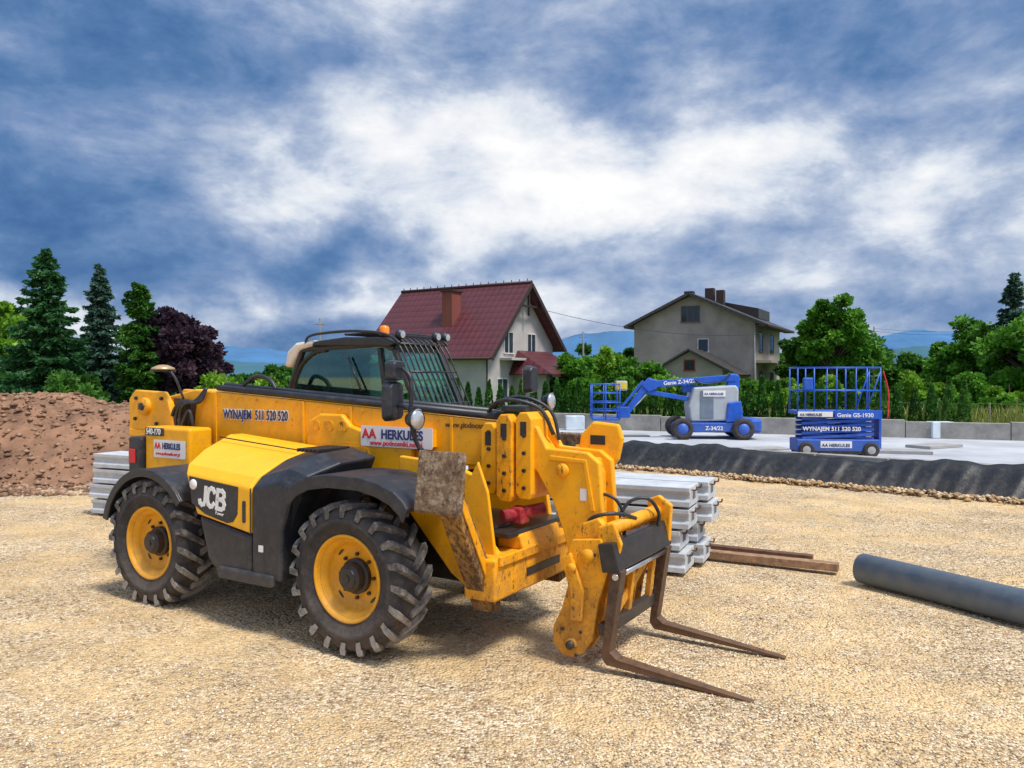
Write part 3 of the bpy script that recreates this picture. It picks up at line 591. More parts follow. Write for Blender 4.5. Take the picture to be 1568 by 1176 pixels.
for i in range(nu+1):
    u=-7+21*i/nu; p=line(u)
    for j in range(nv+1):
        w=j/nv
        off=.60-.62*w**.7 ; off+= .05*math.sin(u*3.1+w*3)*w+.035*math.sin(u*7.7+2*w)*w+.03*math.sin(u*15+4*w+2*math.sin(u*2))*(1-abs(2*w-1))+.02*math.sin(u*27+w*6)*w
        zt=.60+.06*math.sin(u*.9)+.03*math.sin(u*2.7+1)+.02*math.sin(u*6)+.012*math.sin(u*13)
        z_=zt*(1-w)**1.2+.01
        if j==0: off+=.28; z_=zt-.07
        if j==1: off+=.06; z_=zt+.0
        V.append((p.x+inn.x*off,p.y+inn.y*off,z_))
Fq=[(i*(nv+1)+j,(i+1)*(nv+1)+j,(i+1)*(nv+1)+j+1,i*(nv+1)+j+1) for i in range(nu) for j in range(nv)]
quads('geomembrane_sheet',V,Fq,None,[MEM],True)
n=3800; u=-6+20*rng.random(n); off=-.02-np.abs(rng.normal(0,.17,n)); xy=np.array([[b0.x+bd.x*uu+inn.x*o,b0.y+bd.y*uu+inn.y*o] for uu,o in zip(u,off)])
stones('rubble_edge',xy,.025+.07*rng.random(n)**2,[mk('rub%d'%i,c,.95,0,.3,10) for i,c in enumerate([(.48,.30,.15),(.62,.46,.28),(.36,.23,.12)])],zb=np.maximum(0,.06*rng.random(n)))
# ------------------------------------------------ scissor lift
SL=empty('scissor_lift',(PX(1277,18.2),18.2,.45),math.radians(-6))
box('lift_base',-.93,.93,-.35,.35,.12,.42,BLUE,SL,.03); box('lift_base_low',-.6,.6,-.36,.36,.08,.16,BKM,SL,.01)
for x in (-.72,.72):
    for y in (-.40,.30): lathe('lift_wheel',[(0,-.0),(.09,0),(.10,-.01),(.17,-.01),(.18,.02),(.18,.09),(.17,.1),(0,.1)],(x,y,.18),TY,SL,20); lathe('lift_wheel_rim',[(0,-.02),(.09,-.012)],(x,y,.18),LG,SL,16)
for y in (-.3,.3):
    for i in range(5):
        z0=.44+i*.115
        beam('scissor_a_%d'%i,(-.8,y,z0),(.8,y,z0+.10),.04,.06,BLUE,SL); beam('scissor_b_%d'%i,(-.8,y*.85,z0+.10),(.8,y*.85,z0),.04,.06,BLUE,SL)
box('lift_deck',-.95,.95,-.38,.38,1.0,1.08,BLUE,SL,.01)
box('deck_sign',-.1,.95,-.40,-.382,.90,1.10,BLUE,SL,.003); text('lift_text','Genie GS-1930',-.05,-.405,.94,.13,WH,SL,bold=.003); 
box('deck_sign_b',-.92,-.14,-.40,-.382,.94,1.06,WH,SL,.003); text('lift_text_b','AA HERKULES',-.88,-.405,.965,.08,NAVY,SL,bold=.002)
text('lift_text_c','WYNAJEM 511 520 520',-.80,-.36,.62,.13,WH,SL,bold=.003); box('base_sign',-.4,.3,-.356,-.351,.22,.38,WH,SL,.002); text('lift_text_d','AA HERKULES',-.37,-.36,.25,.10,NAVY,SL,bold=.002)
for y in (-.37,.37):
    for x in (-.92,-.55,-.05,.38,.62,.92): tube('rail_post',[(x,y,1.05),(x,y,2.08)],.016,BLUE,SL,6)
    for z_ in (1.55,2.08): tube('rail',[(-.93,y,z_),(.93,y,z_)],.018,BLUE,SL,6)
    tube('rail_brace',[(.62,y,1.1),(.92,y,2.0)],.014,BLUE,SL,6)
for x in (-.93,.93):
    for z_ in (1.55,2.08): tube('rail_end',[(x,-.37,z_),(x,.37,z_)],.018,BLUE,SL,6)
box('lift_control',-.80,-.58,-.42,-.30,1.55,1.85,BLUE,SL,.03); box('lift_ladder',.93,.99,-.25,.25,.2,1.0,BLUE,SL,.01)
hose('lift_hose',[(1.0,-.3,2.0),(1.12,-.3,1.5),(1.1,-.3,.9)],.015,REDP,SL,6)
# ------------------------------------------------ articulated boom lift
BL=empty('boom_lift',(PX(1090,23.7),23.7,.45),math.radians(-4))
pxz('bl_chassis',[(-1.0,.2),(-1.1,.35),(-.9,.50),(1.0,.50),(1.2,.40),(1.15,.22)],-.6,.6,BLUE,BL,.03)
for x in (-1.0,.78):
    for y in (-.85,.60): lathe('bl_wheel',[(0,.0),(.17,0),(.18,-.02),(.29,-.02),(.32,.03),(.32,.2),(.29,.24),(0,.24)],(x,y,.32),TY,BL,28); lathe('bl_rim',[(0,-.03),(.16,-.022),(.17,-.0)],(x,y,.32),BLUE,BL,20)
box('bl_wheel_cover',.98,1.35,-.7,.5,.2,.62,BLUE,BL,.08)
text('bl_text','Z-34/22',-.3,-.61,.28,.16,WH,BL,bold=.004)
pxz('bl_turret',[(-.72,.52),(-.78,1.0),(-.62,1.55),(.62,1.62),(.70,1.5),(.68,.56)],-.55,.5,LG,BL,.05)
pxz('bl_turret_panel',[(-.45,.62),(-.45,1.45),(-.05,1.48),(-.05,.62)],-.565,-.552,mk('bl_panel',(.16,.2,.26),.5),BL,.01)
pxz('bl_counterweight',[(.30,.5),(.36,1.1),(.76,1.15),(.82,.6),(.74,.5)],-.62,.55,BLUE,BL,.04)
box('bl_sign',-.36,.3,-.575,-.567,1.28,1.46,WH,BL,.003); text('bl_sign_text','AA HERKULES',-.33,-.58,1.33,.09,NAVY,BL,bold=.002)
beam('bl_riser',(.62,-.1,1.5),(-.9,-.1,1.50),.2,.20,BLUE,BL,.015); pxz('bl_knuckle',[(.4,1.35),(.44,1.85),(.62,1.98),(.78,1.9),(.76,1.4)],-.28,.1,BLUE,BL,.03)
beam('bl_boom',(.66,-.2,1.85),(-1.85,-.2,1.64),.22,.20,BLUE,BL,.015); text('bl_boom_text','Genie Z-34/22',-1.5,-.315,1.62,.16,WH,BL,rot=(math.pi/2,math.radians(-5),0),bold=.004)
beam('bl_lower_link',(-.75,-.2,1.2),(-2.0,-.2,1.42),.14,.14,BLUE,BL,.015)
pxz('bl_head',[(-1.7,1.5),(-1.72,1.78),(-1.95,1.84),(-2.15,1.6),(-1.95,1.4)],-.32,-.05,BLUE,BL,.03)
beam('bl_jib',(-1.95,-.2,1.7),(-2.55,-.2,.85),.16,.18,BLUE,BL,.01); beam('bl_jib_b',(-2.1,-.2,1.75),(-2.75,-.2,.95),.08,.08,BLUE,BL,.01)
tube('bl_jib_ram',[(-1.9,-.2,1.45),(-2.4,-.2,.95)],.04,CHR,BL)
hose('bl_hose',[(.5,-.34,1.98),(.2,-.36,1.72),(-.3,-.34,1.66),(-.6,-.33,1.80)],.02,BK,BL)
box('bl_mount',-2.9,-2.5,-.3,.0,.62,.95,BLUE,BL,.03)
box('bl_basket_floor',-3.68,-2.85,-.75,.55,.56,.62,BLUE,BL,.01)
for y in (-.75,.55):
    for x in (-3.68,-3.27,-2.85): tube('bl_post',[(x,y,.6),(x,y,1.65)],.02,BLUE,BL,6)
    for z_ in (.85,1.1,1.38,1.65): tube('bl_rail',[(-3.68,y,z_),(-2.85,y,z_)],.018,BLUE,BL,6)
for x in (-3.68,-2.85):
    for z_ in (.85,1.1,1.38,1.65): tube('bl_rail_s',[(x,-.75,z_),(x,.55,z_)],.018,BLUE,BL,6)
box('bl_control',-2.95,-2.6,-.45,.1,1.45,1.75,LG,BL,.04); box('bl_control_sign',-2.93,-2.62,-.462,-.452,1.5,1.7,mk('yel_sign',(.8,.6,.05),.5),BL,.004)
# ------------------------------------------------ houses
STU=mk('stucco',(.46,.43,.42),.9,0,.2,.7,.1,30); STU2=mk('old_render',(.36,.32,.285),.95,0,.32,.45,.2,20)
GLS=mk('window_glass',(.03,.045,.06),.08,0,.2,2); FRM=mk('window_frame',(.65,.65,.65),.5); WOOD=mk('dark_wood',(.035,.02,.018),.7)
BRK,nt,b=newmat('chimney_brick'); br=N(nt,'ShaderNodeTexBrick'); nt.links.new(N(nt,'ShaderNodeTexCoord').outputs['Object'],br.inputs[0]); br.inputs['Scale'].default_value=4; br.inputs['Color1'].default_value=(.24,.05,.035,1); br.inputs['Color2'].default_value=(.17,.04,.03,1); br.inputs['Mortar'].default_value=(.22,.14,.11,1); nt.links.new(br.outputs[0],b.inputs['Base Color']); b.inputs['Roughness'].default_value=.8
def tile(name,c1,c2,s1,s2):
    m,nt,b=newmat(name); g=N(nt,'ShaderNodeTexCoord').outputs['UV']
    sx=N(nt,'ShaderNodeSeparateXYZ'); nt.links.new(g,sx.inputs[0])
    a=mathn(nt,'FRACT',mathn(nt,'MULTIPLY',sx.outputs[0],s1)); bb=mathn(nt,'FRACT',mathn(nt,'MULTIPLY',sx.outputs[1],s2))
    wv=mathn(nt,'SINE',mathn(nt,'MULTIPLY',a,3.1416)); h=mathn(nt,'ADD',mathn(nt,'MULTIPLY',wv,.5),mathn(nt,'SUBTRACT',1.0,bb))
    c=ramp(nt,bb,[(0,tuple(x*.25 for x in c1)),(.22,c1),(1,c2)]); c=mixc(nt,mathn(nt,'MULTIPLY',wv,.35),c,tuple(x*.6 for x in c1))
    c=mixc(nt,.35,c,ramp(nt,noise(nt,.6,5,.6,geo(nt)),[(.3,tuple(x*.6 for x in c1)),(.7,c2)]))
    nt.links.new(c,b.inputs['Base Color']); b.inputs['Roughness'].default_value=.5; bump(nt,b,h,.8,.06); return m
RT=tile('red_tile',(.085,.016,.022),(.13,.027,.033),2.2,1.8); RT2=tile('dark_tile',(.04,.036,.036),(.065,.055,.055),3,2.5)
def roofplane(name,p0,p1,p2,p3,mat,parent,th=.16):
    p0,p1,p2,p3=[Vector(p) for p in (p0,p1,p2,p3)]; nrm=(p1-p0).cross(p3-p0).normalized()
    if nrm.z<0: nrm=-nrm
    V=[p0,p1,p2,p3]+[p-nrm*th for p in (p0,p1,p2,p3)]
    o=mo(name,V,[(0,1,2,3),(7,6,5,4),(0,4,5,1),(1,5,6,2),(2,6,7,3),(3,7,4,0)],mat,parent)
    uv=o.data.uv_layers.new(); du=(p1-p0).normalized(); dv=(p3-p0)-du*(p3-p0).dot(du); dv.normalize()
    for l in o.data.loops:
        c=o.data.vertices[l.vertex_index].co-p0; uv.data[l.index].uv=(c.dot(du),c.dot(dv))
    return o
def window(tag,x,z,w,h,y,parent,mull=1,axis='x',frame=FRM,sgn=-1):
    def bx(nm,a0,a1,z0,z1,d0,d1,m):
        lo,hi=sorted((y+sgn*d0,y+sgn*d1))
        if axis=='x': box(nm,a0,a1,lo,hi,z0,z1,m,parent,.0)
        else: box(nm,lo,hi,a0,a1,z0,z1,m,parent,.0)
    bx('window_'+tag,x-w/2,x+w/2,z-h/2,z+h/2,-.02,.012,GLS)
    t=.06
    bx('frame_t_'+tag,x-w/2-t,x+w/2+t,z+h/2,z+h/2+t,-.02,.05,frame); bx('frame_b_'+tag,x-w/2-t-.05,x+w/2+t+.05,z-h/2-t,z-h/2,-.02,.10,frame)
    bx('frame_l_'+tag,x-w/2-t,x-w/2,z-h/2,z+h/2,-.02,.05,frame); bx('frame_r_'+tag,x+w/2,x+w/2+t,z-h/2,z+h/2,-.02,.05,frame)
    for i in range(mull): 
        xm=x-w/2+w*(i+1)/(mull+1); bx('mull_%d_'%i+tag,xm-.03,xm+.03,z-h/2,z+h/2,.0,.035,frame)
g1=Vector((.54,.84)).normalized()
H1=empty('red_roof_house',(-1.2,45,0),math.atan2(g1.y,g1.x)); L1=10.7; EV=3.7; RZ=8.3; XR=8.4; EVR=4.5
V=[(.5,.7,0),(XR,.7,0),(XR,.7,EVR-.1),(4.5,.7,RZ-.25),(.5,.7,EV-.05)]
mo('walls',V+[(x,L1-.4,z_) for x,y,z_ in V],[(0,1,2,3,4),(9,8,7,6,5),(0,5,6,1),(1,6,7,2),(4,9,5,0)],STU,H1)
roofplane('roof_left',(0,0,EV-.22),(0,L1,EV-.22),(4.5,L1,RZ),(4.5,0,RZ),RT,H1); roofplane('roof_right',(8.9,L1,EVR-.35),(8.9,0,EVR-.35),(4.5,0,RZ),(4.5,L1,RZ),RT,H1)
tube('ridge_cap',[(4.5,-.03,RZ+.02),(4.5,L1,RZ+.02)],.11,RT,H1,8)
for i in range(18): tube('ridge_stud',[(4.5,.3+i*.6,RZ+.1),(4.5,.3+i*.6,RZ+.26)],.03,WOOD,H1,5)
beam('barge_left',(-.02,-.05,EV-.35),(4.5,-.05,RZ-.12),.06,.26,WOOD,H1); beam('barge_right',(8.95,-.05,EVR-.48),(4.5,-.05,RZ-.12),.06,.26,WOOD,H1)
beam('gable_post',(4.5,.2,RZ-2.1),(4.5,.2,RZ-.2),.12,.12,WOOD,H1); beam('gable_collar',(3.2,.2,RZ-1.5),(5.8,.2,RZ-1.5),.12,.12,WOOD,H1)
tube('gutter',[(-.08,0,EV-.28),(-.08,L1,EV-.28)],.08,WOOD,H1,8); tube('downpipe',[(.42,.6,EV-.3),(.42,.6,0)],.05,WOOD,H1,6)
box('chimney',1.9,2.9,4.3,5.1,5.0,7.75,BRK,H1,.0); box('chimney_cap',1.8,3.0,4.2,5.2,7.75,7.87,WOOD,H1,.01)
for i,x in enumerate((2.9,5.6)): window('g%d'%i,x,4.45,.95,1.25,.7,H1)
box('balcony_slab',1.9,6.8,-.2,.7,3.35,3.5,STU,H1,.01)
window('ground_a',2.2,1.6,1.1,1.2,.7,H1); window('ground_side',3.4,1.7,1.2,1.2,.5,H1,axis='y'); window('ground_side_b',7.0,1.7,1.2,1.2,.5,H1,axis='y')
box('porch_wall',3.6,8.0,-1.6,.7,0,2.55,STU,H1,.0)
roofplane('porch_roof',(2.9,-2.4,2.5),(8.6,-2.4,2.5),(7.6,.65,4.0),(3.9,.65,4.0),RT,H1,.1)
roofplane('porch_roof_l',(2.9,.65,2.5),(2.9,-2.4,2.5),(3.9,.65,4.0),(3.9,.66,4.0),RT,H1,.08)
box('porch_fascia',2.9,8.6,-2.45,-2.38,2.32,2.5,WOOD,H1,.0); window('porch',5.8,1.4,1.6,1.3,-1.6,H1,2); box('porch_door',4.0,4.8,-1.66,-1.6,0,2.1,WOOD,H1,.0)
g2=Vector((8.7,-5.0)).normalized()
H2=empty('grey_house',(9.3,62,0),math.atan2(g2.y,g2.x)); W2=10.0; L2=9.9; E2=6.55; R2=8.75
V=[(.4,.3,0),(W2-.2,.3,0),(W2-.2,.3,E2+.1),(5,.3,R2-.15),(.4,.3,E2+.1)]
mo('walls',V+[(x,L2,z_) for x,y,z_ in V],[(0,1,2,3,4),(9,8,7,6,5),(0,5,6,1),(1,6,7,2),(4,9,5,0)],STU2,H2)
roofplane('roof_l',(-.3,-.3,E2-.15),(-.3,L2+.4,E2-.15),(5,L2+.4,R2+.1),(5,-.3,R2+.1),RT2,H2,.2); roofplane('roof_r',(W2+.9,L2+.4,E2-.35),(W2+.9,-.3,E2-.35),(5,-.3,R2+.1),(5,L2+.4,R2+.1),RT2,H2,.2)
box('chimney_a',5.2,5.9,3.5,4.1,8,9.5,WOOD,H2,.02); box('chimney_b',6.1,6.7,3.5,4.1,8,9.3,WOOD,H2,.02); box('chimney_c',4.3,5.0,.9,1.5,8.2,9.05,WOOD,H2,.02)
pxz('dormer',[(5.6,8.3),(5.9,8.55),(9.2,7.8),(9.2,7.0)],4.6,8.8,RT2,H2,.02)
box('roof_eave_side',W2+.2,W2+.95,-.3,L2+.4,E2-.5,E2-.38,WOOD,H2,.0)
DF=mk('dark_frame',(.12,.10,.09),.6)
window('attic',5.0,7.2,1.35,1.15,.3,H2,2,frame=DF); window('mid',6.0,4.75,.75,.95,.3,H2,0)
for i,y in enumerate((2.6,6.6)): window('side%d'%i,y,5.0,1.2,1.4,W2-.2,H2,1,axis='y',sgn=1,frame=DF); window('side_low%d'%i,y,2.0,1.2,1.4,W2-.2,H2,1,axis='y',sgn=1,frame=DF)
box('balcony',W2-.2,W2+.9,1.0,8.5,3.4,3.6,STU2,H2,.0)
tube('downpipe2',[(W2-.12,.25,E2),(W2-.12,.25,0)],.06,mk('zinc',(.4,.4,.4),.5),H2,6)
V=[(3.6,-3.2,0),(8.4,-3.2,0),(8.4,-3.2,2.9),(6.0,-3.2,4.2),(3.6,-3.2,2.9)]
mo('annex_walls',V+[(x,.28,z_) for x,y,z_ in V],[(0,1,2,3,4),(0,5,6,1),(1,6,7,2),(4,9,5,0)],STU2,H2)
roofplane('annex_roof_l',(3.2,-3.6,2.8),(3.2,.28,2.8),(6,.28,4.4),(6,-3.6,4.4),RT2,H2,.12); roofplane('annex_roof_r',(9.6,.28,2.5),(9.6,-3.6,2.5),(6,-3.6,4.4),(6,.28,4.4),RT2,H2,.12)
window('annex',6.0,3.2,.7,.7,-3.2,H2,0,frame=RED); window('annex_b',5.0,1.6,.7,.9,-3.2,H2,0)
# ------------------------------------------------ vegetation
def leafmat(name,c,c2,sc=1.1):
    m,nt,b=newmat(name); g=geo(nt)
    f=mathn(nt,'ADD',mathn(nt,'MULTIPLY',noise(nt,sc,3,.6,g),.65),mathn(nt,'MULTIPLY',noise(nt,7,2,.6,g),.35))
    cc=ramp(nt,f,[(.36,tuple(x*.45 for x in c)),(.5,c),(.62,c2)])
    nt.links.new(cc,b.inputs['Base Color']); b.inputs['Roughness'].default_value=.55; b.inputs['Specular IOR Level'].default_value=.25
    t=N(nt,'ShaderNodeBsdfTranslucent'); nt.links.new(cc,t.inputs[0]); ms=N(nt,'ShaderNodeMixShader'); ms.inputs[0].default_value=.35
    nt.links.new(b.outputs[0],ms.inputs[1]); nt.links.new(t.outputs[0],ms.inputs[2]); nt.links.new(ms.outputs[0],nt.nodes['Material Output'].inputs[0]); return m
BARK=mk('bark',(.09,.065,.045),.9,0,.4,6,.4,20)
LSP=leafmat('spruce_needles',(.030,.12,.035),(.08,.24,.08)); LBS=leafmat('blue_spruce_needles',(.06,.14,.10),(.15,.27,.20))
LTH=leafmat('thuja_foliage',(.035,.13,.015),(.11,.27,.035)); LPU=leafmat('purple_foliage',(.05,.028,.05),(.13,.065,.09))
LGR=leafmat('green_foliage',(.08,.24,.02),(.19,.42,.05)); LYG=leafmat('yellow_green_foliage',(.16,.35,.025),(.34,.54,.06)); LDG=leafmat('dark_green_foliage',(.05,.16,.02),(.12,.28,.035))
def cyl_q(p,q,r0,r1,n=6):
    p=np.array(p,float);q=np.array(q,float);d=q-p;d/=np.linalg.norm(d)+1e-9
    a=np.cross(d,[0.3,.5,.8]);a/=np.linalg.norm(a);c=np.cross(d,a); t=np.arange(n)*2*np.pi/n
    ring=np.cos(t)[:,None]*a+np.sin(t)[:,None]*c
    V=np.concatenate([p+ring*r0,q+ring*r1]); i=np.arange(n);j=(i+1)%n
    return V,np.stack([i,j,j+n,i+n],1)
class QB:
    def __init__(s): s.V=[];s.F=[];s.M=[];s.n=0
    def add(s,V,Fq,m): s.V.append(V);s.F.append(Fq+s.n);s.M.append(np.full(len(Fq),m));s.n+=len(V)
    def leaves(s,C,size,m,nrm=None,asp=.55):
        k=len(C); u=rng.normal(size=(k,3)); 
        if nrm is not None: u=u*.45+nrm
        u/=np.linalg.norm(u,axis=1)[:,None]; w=rng.normal(size=(k,3)); w-=u*(w*u).sum(1)[:,None]; w/=np.linalg.norm(w,axis=1)[:,None]
        sz=(size*(.6+.8*rng.random(k)))[:,None]
        V=np.stack([C-u*sz,C+w*sz*asp,C+u*sz,C-w*sz*asp],1).reshape(-1,3)
        s.add(V,np.arange(4*k).reshape(-1,4),m)
    def obj(s,name,mats): return quads(name,np.concatenate(s.V),np.concatenate(s.F),np.concatenate(s.M),mats)
def conifer(name,x,y,h,r,mat,leaf=.13,dens=1.0,z0=0,base=.06,power=.9):
    B=QB(); V,Fq=cyl_q((x,y,z0),(x,y,z0+h*.98),h*.018+.04,.01,8); B.add(V,Fq,0)
    z=base*h
    while z<h*.985:
        f=1-z/h; R=r*(f**power)+.05; nb=int(5+8*f)
        a0=random.random()*6.28
        for i in range(nb):
            a=a0+i*6.283/nb+random.uniform(-.25,.25); L=R*random.uniform(.60,1.20); zz_=z+random.uniform(-.12,.12)
            dirv=np.array([math.cos(a),math.sin(a),0]); t=np.linspace(0,1,6)
            up=.25 if f<.25 else -.10
            path=lambda t:np.array([x,y,z0+zz_])+dirv*L*t[:,None]+np.array([0,0,1])*((up*L*t-.28*L*t*t+.22*L*t**4)[:,None])
            pp=path(t)
            V,Fq=cyl_q(pp[0],pp[3],.02+.01*L,.012,4); B.add(V,Fq,0)
            k=int((18+62*L)*dens); tt=rng.random(k)**.7; P_=path(tt)
            side=np.array([-math.sin(a),math.cos(a),0]); sw=(rng.random(k)-.5)*(.5*L*(1.1-tt)+.10)*1.3
            P_=P_+side*sw[:,None]; P_[:,2]-=np.abs(rng.normal(0,.09,k))+np.abs(sw)*.25
            nr=dirv*.8+side*np.sign(sw)[:,None]*.6+np.array([0,0,-.25])
            B.leaves(P_,leaf,1,nr,.38)
        z+=.20+.16*f*(h/8)+random.uniform(0,.06)
    return B.obj(name,[BARK,mat])
def crown(B,c,rad,ncl,nl,leaf,m=1,cr=.42,trunk=None):
    c=np.array(c,float); rad=np.array(rad,float)
    for i in range(ncl):
        d=rng.normal(size=3); d/=np.linalg.norm(d); rr=rng.random()**.45
        cc=c+d*rad*rr*.86; s=rad.mean()*cr*random.uniform(.5,1.15)
        if trunk is not None:
            V,Fq=cyl_q(trunk+(c-trunk)*random.uniform(.3,.8)*np.array([1,1,.6]),cc,.035*rad.mean(),.012,4); B.add(V,Fq,0)
        v=rng.normal(size=(nl,3)); v/=np.linalg.norm(v,axis=1)[:,None]; q=rng.random(nl)**.4
        P_=cc+v*(q*s)[:,None]*np.array([1,1,.72]); B.leaves(P_,leaf,m,v,.6)
def tree(name,x,y,h,r,mat,th=.35,ncl=38,nl=240,leaf=.14,z0=0,cr=.42):
    B=QB(); t0=np.array([x,y,z0]); ch=h*(1-th); 
    V,Fq=cyl_q((x,y,z0),(x+.1,y,z0+h*th+ch*.15),.03*h+.03,.02*h,8); B.add(V,Fq,0); V,Fq=cyl_q((x+.1,y,z0+h*th+ch*.15),(x,y,z0+h*.85),.02*h,.02,6); B.add(V,Fq,0)
    crown(B,(x,y,z0+h*th+ch*.5),(r,r,ch*.5),ncl,nl,leaf,1,cr,t0+np.array([0,0,h*th]))
    return B.obj(name,[BARK,mat])
def at(px,D): return PX(px,D)
def topz(py,D): return PZ(py,D)
conifer('spruce_tree',at(72,33),33,topz(378,33),2.35,LSP,.14,1.3,power=.78)
conifer('spruce_tree',at(153,36),36,topz(398,36),1.75,LBS,.13,1.3,power=.8)
conifer('spruce_tree',at(-45,37),37,topz(420,37),2.3,LSP,.14,1.0)
conifer('thuja_tree',at(214,34),34,topz(430,34),1.25,LTH,.12,2.2,power=.42)
tree('purple_leaf_tree',at(275,35),35,topz(455,35),1.75,LPU,.18,46,420,.12,cr=.34)
tree('purple_leaf_tree',at(310,37),37,topz(485,37),1.3,LPU,.15,26,300,.12,cr=.34)
tree('birch_tree',at(8,42),42,topz(455,42),2.4,LYG,.2,36,260,.15)
tree('shrub',at(335,34),34,topz(565,34),1.1,LYG,.05,20,260,.10)
tree('shrub',at(118,30),30,topz(560,30),1.6,LDG,.05,22,260,.11)
tree('shrub',at(415,48),48,topz(572,48),1.2,LYG,.05,18,220,.14)
tree('walnut_tree',at(1272,55),55,topz(443,55),2.5,LGR,.25,46,280,.17,cr=.30)
tree('walnut_tree',at(1290,58),58,topz(490,58),3.0,LGR,.15,44,280,.18,cr=.34)
tree('apple_tree',at(1222,60),60,topz(500,60),1.8,LDG,.15,24,300,.18)
conifer('spruce_tree',at(1552,47),47,topz(414,47),2.5,LBS,.17,1.1)
tree('ash_tree',at(1500,50),50,topz(470,50),2.4,LGR,.2,44,260,.15,cr=.30)
tree('ash_tree',at(1590,44),44,topz(470,44),3.2,LGR,.2,44,280,.15,cr=.34)
tree('ash_tree',at(1452,52),52,topz(520,52),2.0,LGR,.2,26,280,.16,cr=.34)
for px,py,D,r,m in [(1400,560,38,1.15,LYG),(1490,560,38,1.0,LGR),(1270,567,38,1.0,LYG),(1335,570,39,1.0,LGR),(1445,580,37,.8,LYG),(1545,575,33,1.0,LYG),(1165,575,38,1.2,LGR),(1210,572,40,1.1,LYG),(1368,585,37,.8,LDG),(1520,600,32,.8,LGR),
    (1240,585,35,.8,LGR),(1300,590,35,.8,LDG),(1190,590,35,.7,LYG),(1425,600,34,.8,LDG),(1470,598,34,.8,LGR),(1350,600,34,.7,LGR),(1560,600,31,.8,LGR)]:
    tree('ornamental_shrub',at(px,D),D,topz(py,D),r,m,.08,20,280,.09,cr=.36)
for px,py,D,r,m in [(880,535,48,1.6,LGR),(925,525,50,2.2,LYG),(960,515,66,2.4,LDG),(975,545,46,1.8,LGR),(900,575,42,1.4,LGR),(1010,575,44,1.6,LYG),(1130,572,44,1.6,LGR),(1070,580,44,1.4,LGR)]:
    tree('garden_tree',at(px,D),D,topz(py,D),r,m,.1,30,260,.13,cr=.34)
B=QB()
for i in range(70):
    px=random.uniform(860,1640); D=random.uniform(75,110); hh_=topz(random.uniform(530,556),D); crown(B,(at(px,D),D,hh_*.5),(3.2,2.5,hh_*.55),9,150,.32)
for i in range(26):
    px=random.uniform(-60,480); D=random.uniform(80,120); hh_=topz(random.uniform(558,575),D); crown(B,(at(px,D),D,hh_*.5),(3.2,2.5,hh_*.55),9,120,.32)
B.obj('distant_trees',[BARK,LDG])
B=QB()
for i in range(44):
    u=1.5+i*.46+random.uniform(-.05,.05); p=tl+td*u-nn*(.85+random.uniform(-.08,.08)); hgt=random.uniform(1.85,2.25)+(.2 if i%6==0 else 0)
    k=900; t=rng.random(k)**.85; R=.27*(1-t)**.75+.02; a_=rng.random(k)*6.283
    P_=np.stack([p.x+np.cos(a_)*R,p.y+np.sin(a_)*R,t*hgt+.05],1); nr=np.stack([np.cos(a_)*.3,np.sin(a_)*.3,np.ones(k)],1)
    B.leaves(P_,.065,1,nr,.5); V,Fq=cyl_q((p.x,p.y,0),(p.x,p.y,hgt*.7),.03,.01,5); B.add(V,Fq,0)
B.obj('thuja_hedge',[BARK,LTH])
GR=leafmat('dry_grass',(.20,.26,.05),(.42,.40,.14))
B=QB(); k=12000; u=rng.random(k)**.7*27; off=-1.3-rng.random(k)*2.5
P_=np.stack([tl.x+td.x*u+nn.x*off,tl.y+td.y*u+nn.y*off,.35+rng.random(k)*.85*(.5+u/40)],1)
B.leaves(P_,.22,1,np.tile([0,0,1.6],(k,1)),.06); B.add(*cyl_q((0,40,0),(0,40,.1),.02,.01,4),0)
B.obj('tall_grass',[BARK,GR])
# soil mound
nxm,nym=190,110; xs=np.linspace(-27,-4.5,nxm); ys=np.linspace(13.5,25,nym); XX,YY=np.meshgrid(xs,ys)
def fb(x,y): return .5*np.sin(1.1*x+1.7*np.sin(.7*y))*np.sin(1.3*y+.6*x)+.25*np.sin(2.9*x+y)*np.sin(2.3*y-1.1*x)+.14*np.sin(6.1*x+2*np.sin(3*y))*np.sin(5.3*y)
e1=np.clip((YY-16.0-.45*fb(XX*2,YY))/3.4,0,1); e2=np.clip((24.5-YY)/3,0,1); e3=np.clip((-6.0-.3*fb(XX,YY*2)-XX)/4.4,0,1)
sm=lambda t:t*t*(3-2*t)
ZZ=sm(e1)*sm(e2)*(e3**.5)*(1.62+.20*fb(XX,YY)+.24*np.exp(-((XX+13.0)/1.6)**2)-.22*np.exp(-((XX+11.0)/.5)**2))+.06*fb(XX*3,YY*3)*e3+rng.normal(0,.035,XX.shape)*(e1>0)*(e3>0)-.03
ZZ=np.where((e1<=0)|(e3<=0)|(e2<=0),-.06,ZZ)
idx=np.arange(nxm*nym).reshape(nym,nxm); Fq=np.stack([idx[:-1,:-1],idx[:-1,1:],idx[1:,1:],idx[1:,:-1]],-1).reshape(-1,4)
SO=mk('soil',(.27,.145,.085),.95,0,.55,1.3,.9,6)
quads('soil_mound',np.stack([XX,YY,ZZ],-1).reshape(-1,3),Fq,None,[SO],True)
n=7000; mx=-18+12.5*rng.random(n); my=15.0+rng.random(n)**1.3*6; ix=np.clip(((mx+27)/22.5*(nxm-1)).round().astype(int),0,nxm-1); iy=np.clip(((my-13.5)/11.5*(nym-1)).round().astype(int),0,nym-1)
stones('soil_clods',np.stack([mx,my],1),.02+.11*rng.random(n)**3.5,[mk('clod%d'%i,c,.95,0,.4,6) for i,c in enumerate([(.28,.155,.09),(.36,.22,.14),(.18,.10,.06)])],zb=np.maximum(ZZ[iy,ix],0))
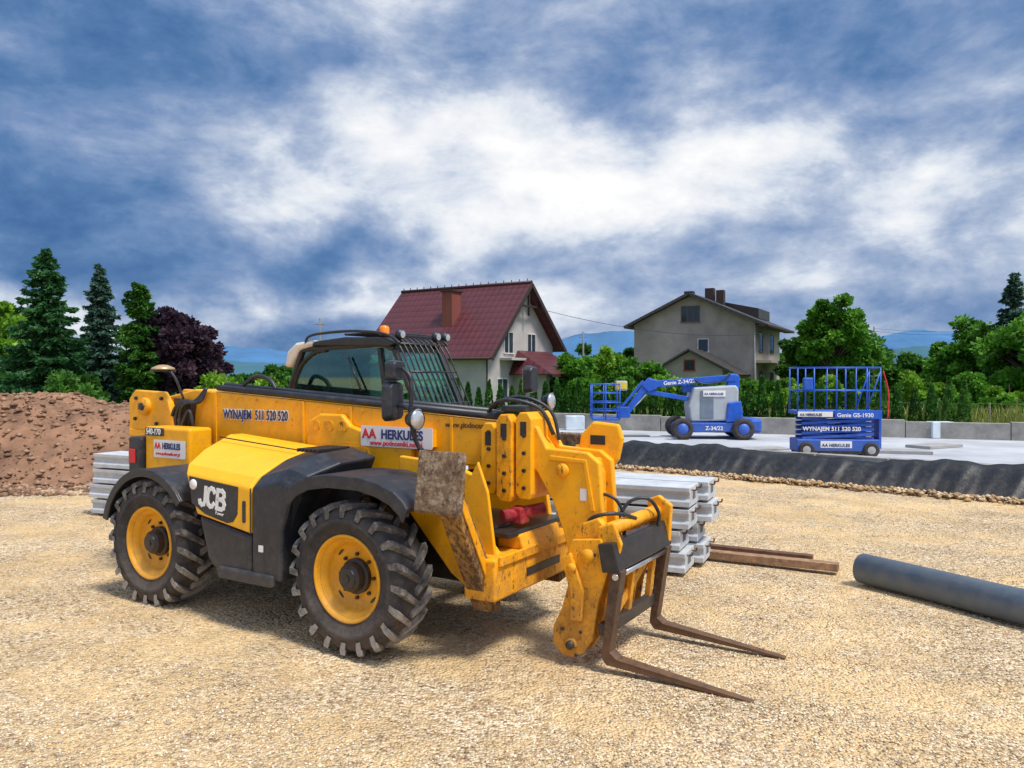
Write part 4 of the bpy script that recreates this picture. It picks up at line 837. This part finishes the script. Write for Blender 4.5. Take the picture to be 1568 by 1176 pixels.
# hills
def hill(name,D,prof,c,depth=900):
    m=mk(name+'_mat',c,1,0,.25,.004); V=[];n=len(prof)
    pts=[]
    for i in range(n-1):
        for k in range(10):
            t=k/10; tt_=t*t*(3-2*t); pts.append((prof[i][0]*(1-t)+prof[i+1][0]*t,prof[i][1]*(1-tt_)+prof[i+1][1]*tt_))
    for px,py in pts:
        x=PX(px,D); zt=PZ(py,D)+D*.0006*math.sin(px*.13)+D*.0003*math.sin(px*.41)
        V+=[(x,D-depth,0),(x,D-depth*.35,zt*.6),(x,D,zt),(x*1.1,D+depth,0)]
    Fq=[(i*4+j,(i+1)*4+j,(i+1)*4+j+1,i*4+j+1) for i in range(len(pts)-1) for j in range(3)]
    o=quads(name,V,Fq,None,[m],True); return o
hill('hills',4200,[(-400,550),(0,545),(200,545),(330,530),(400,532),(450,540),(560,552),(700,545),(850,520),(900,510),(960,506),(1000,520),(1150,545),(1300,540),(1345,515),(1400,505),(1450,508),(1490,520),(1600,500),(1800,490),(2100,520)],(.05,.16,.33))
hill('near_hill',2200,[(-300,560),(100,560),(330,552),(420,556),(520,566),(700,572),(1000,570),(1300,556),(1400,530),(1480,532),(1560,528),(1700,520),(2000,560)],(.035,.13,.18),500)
PM=mk('pole',(.18,.17,.16),.8)
for px,py,D in [(490,487,60),(893,508,70),(1338,500,80)]:
    p=empty('utility_pole',(at(px,D),D,0)); tube('post',[(0,0,0),(0,0,topz(py,D))],[.11,.07],PM,p,8); beam('crossarm',(-.4,0,topz(py,D)-.5),(.4,0,topz(py,D)-.5),.05,.05,PM,p)
def wire(a_,c_,sag):
    a_=Vector(a_);c_=Vector(c_); tube('power_line',[a_.lerp(c_,t/12)-Vector((0,0,sag*4*(t/12)*(1-t/12))) for t in range(13)],.016,BK,None,4)
wire((at(1338,80),80,topz(503,80)),(at(1640,60),60,topz(488,60)),.6); wire((at(1338,80),80,topz(507,80)),(at(1640,60),60,topz(496,60)),.6)
wire((at(893,70),70,topz(512,70)),(at(560,75),75,topz(515,75)),1.0)
wire((1.9,45.9,6.3),(at(1240,60),60,topz(502,60)),1.0)
fe=empty('wire_fence')
for i in range(14):
    p=tl+td*(9+i*1.45)-nn*1.5; tube('fence_post_%d'%i,[(p.x,p.y,.0),(p.x,p.y,1.5)],.016,PM,fe,6)
for z_ in (1.1,1.3,1.48):
    p=tl+td*9-nn*1.5; q=tl+td*28-nn*1.5; tube('fence_wire',[(p.x,p.y,z_),(q.x,q.y,z_)],.005,PM,fe,4)
FO=mk('foam',(.6,.68,.75),.7)
for px,py,D in [(1413,668,24.6),(877,652,28.3)]:
    o=box('insulation_block',-.33,.33,-.2,.2,0,.5,FO,None,.02); o.location=(at(px,D),D-1.0,.455)
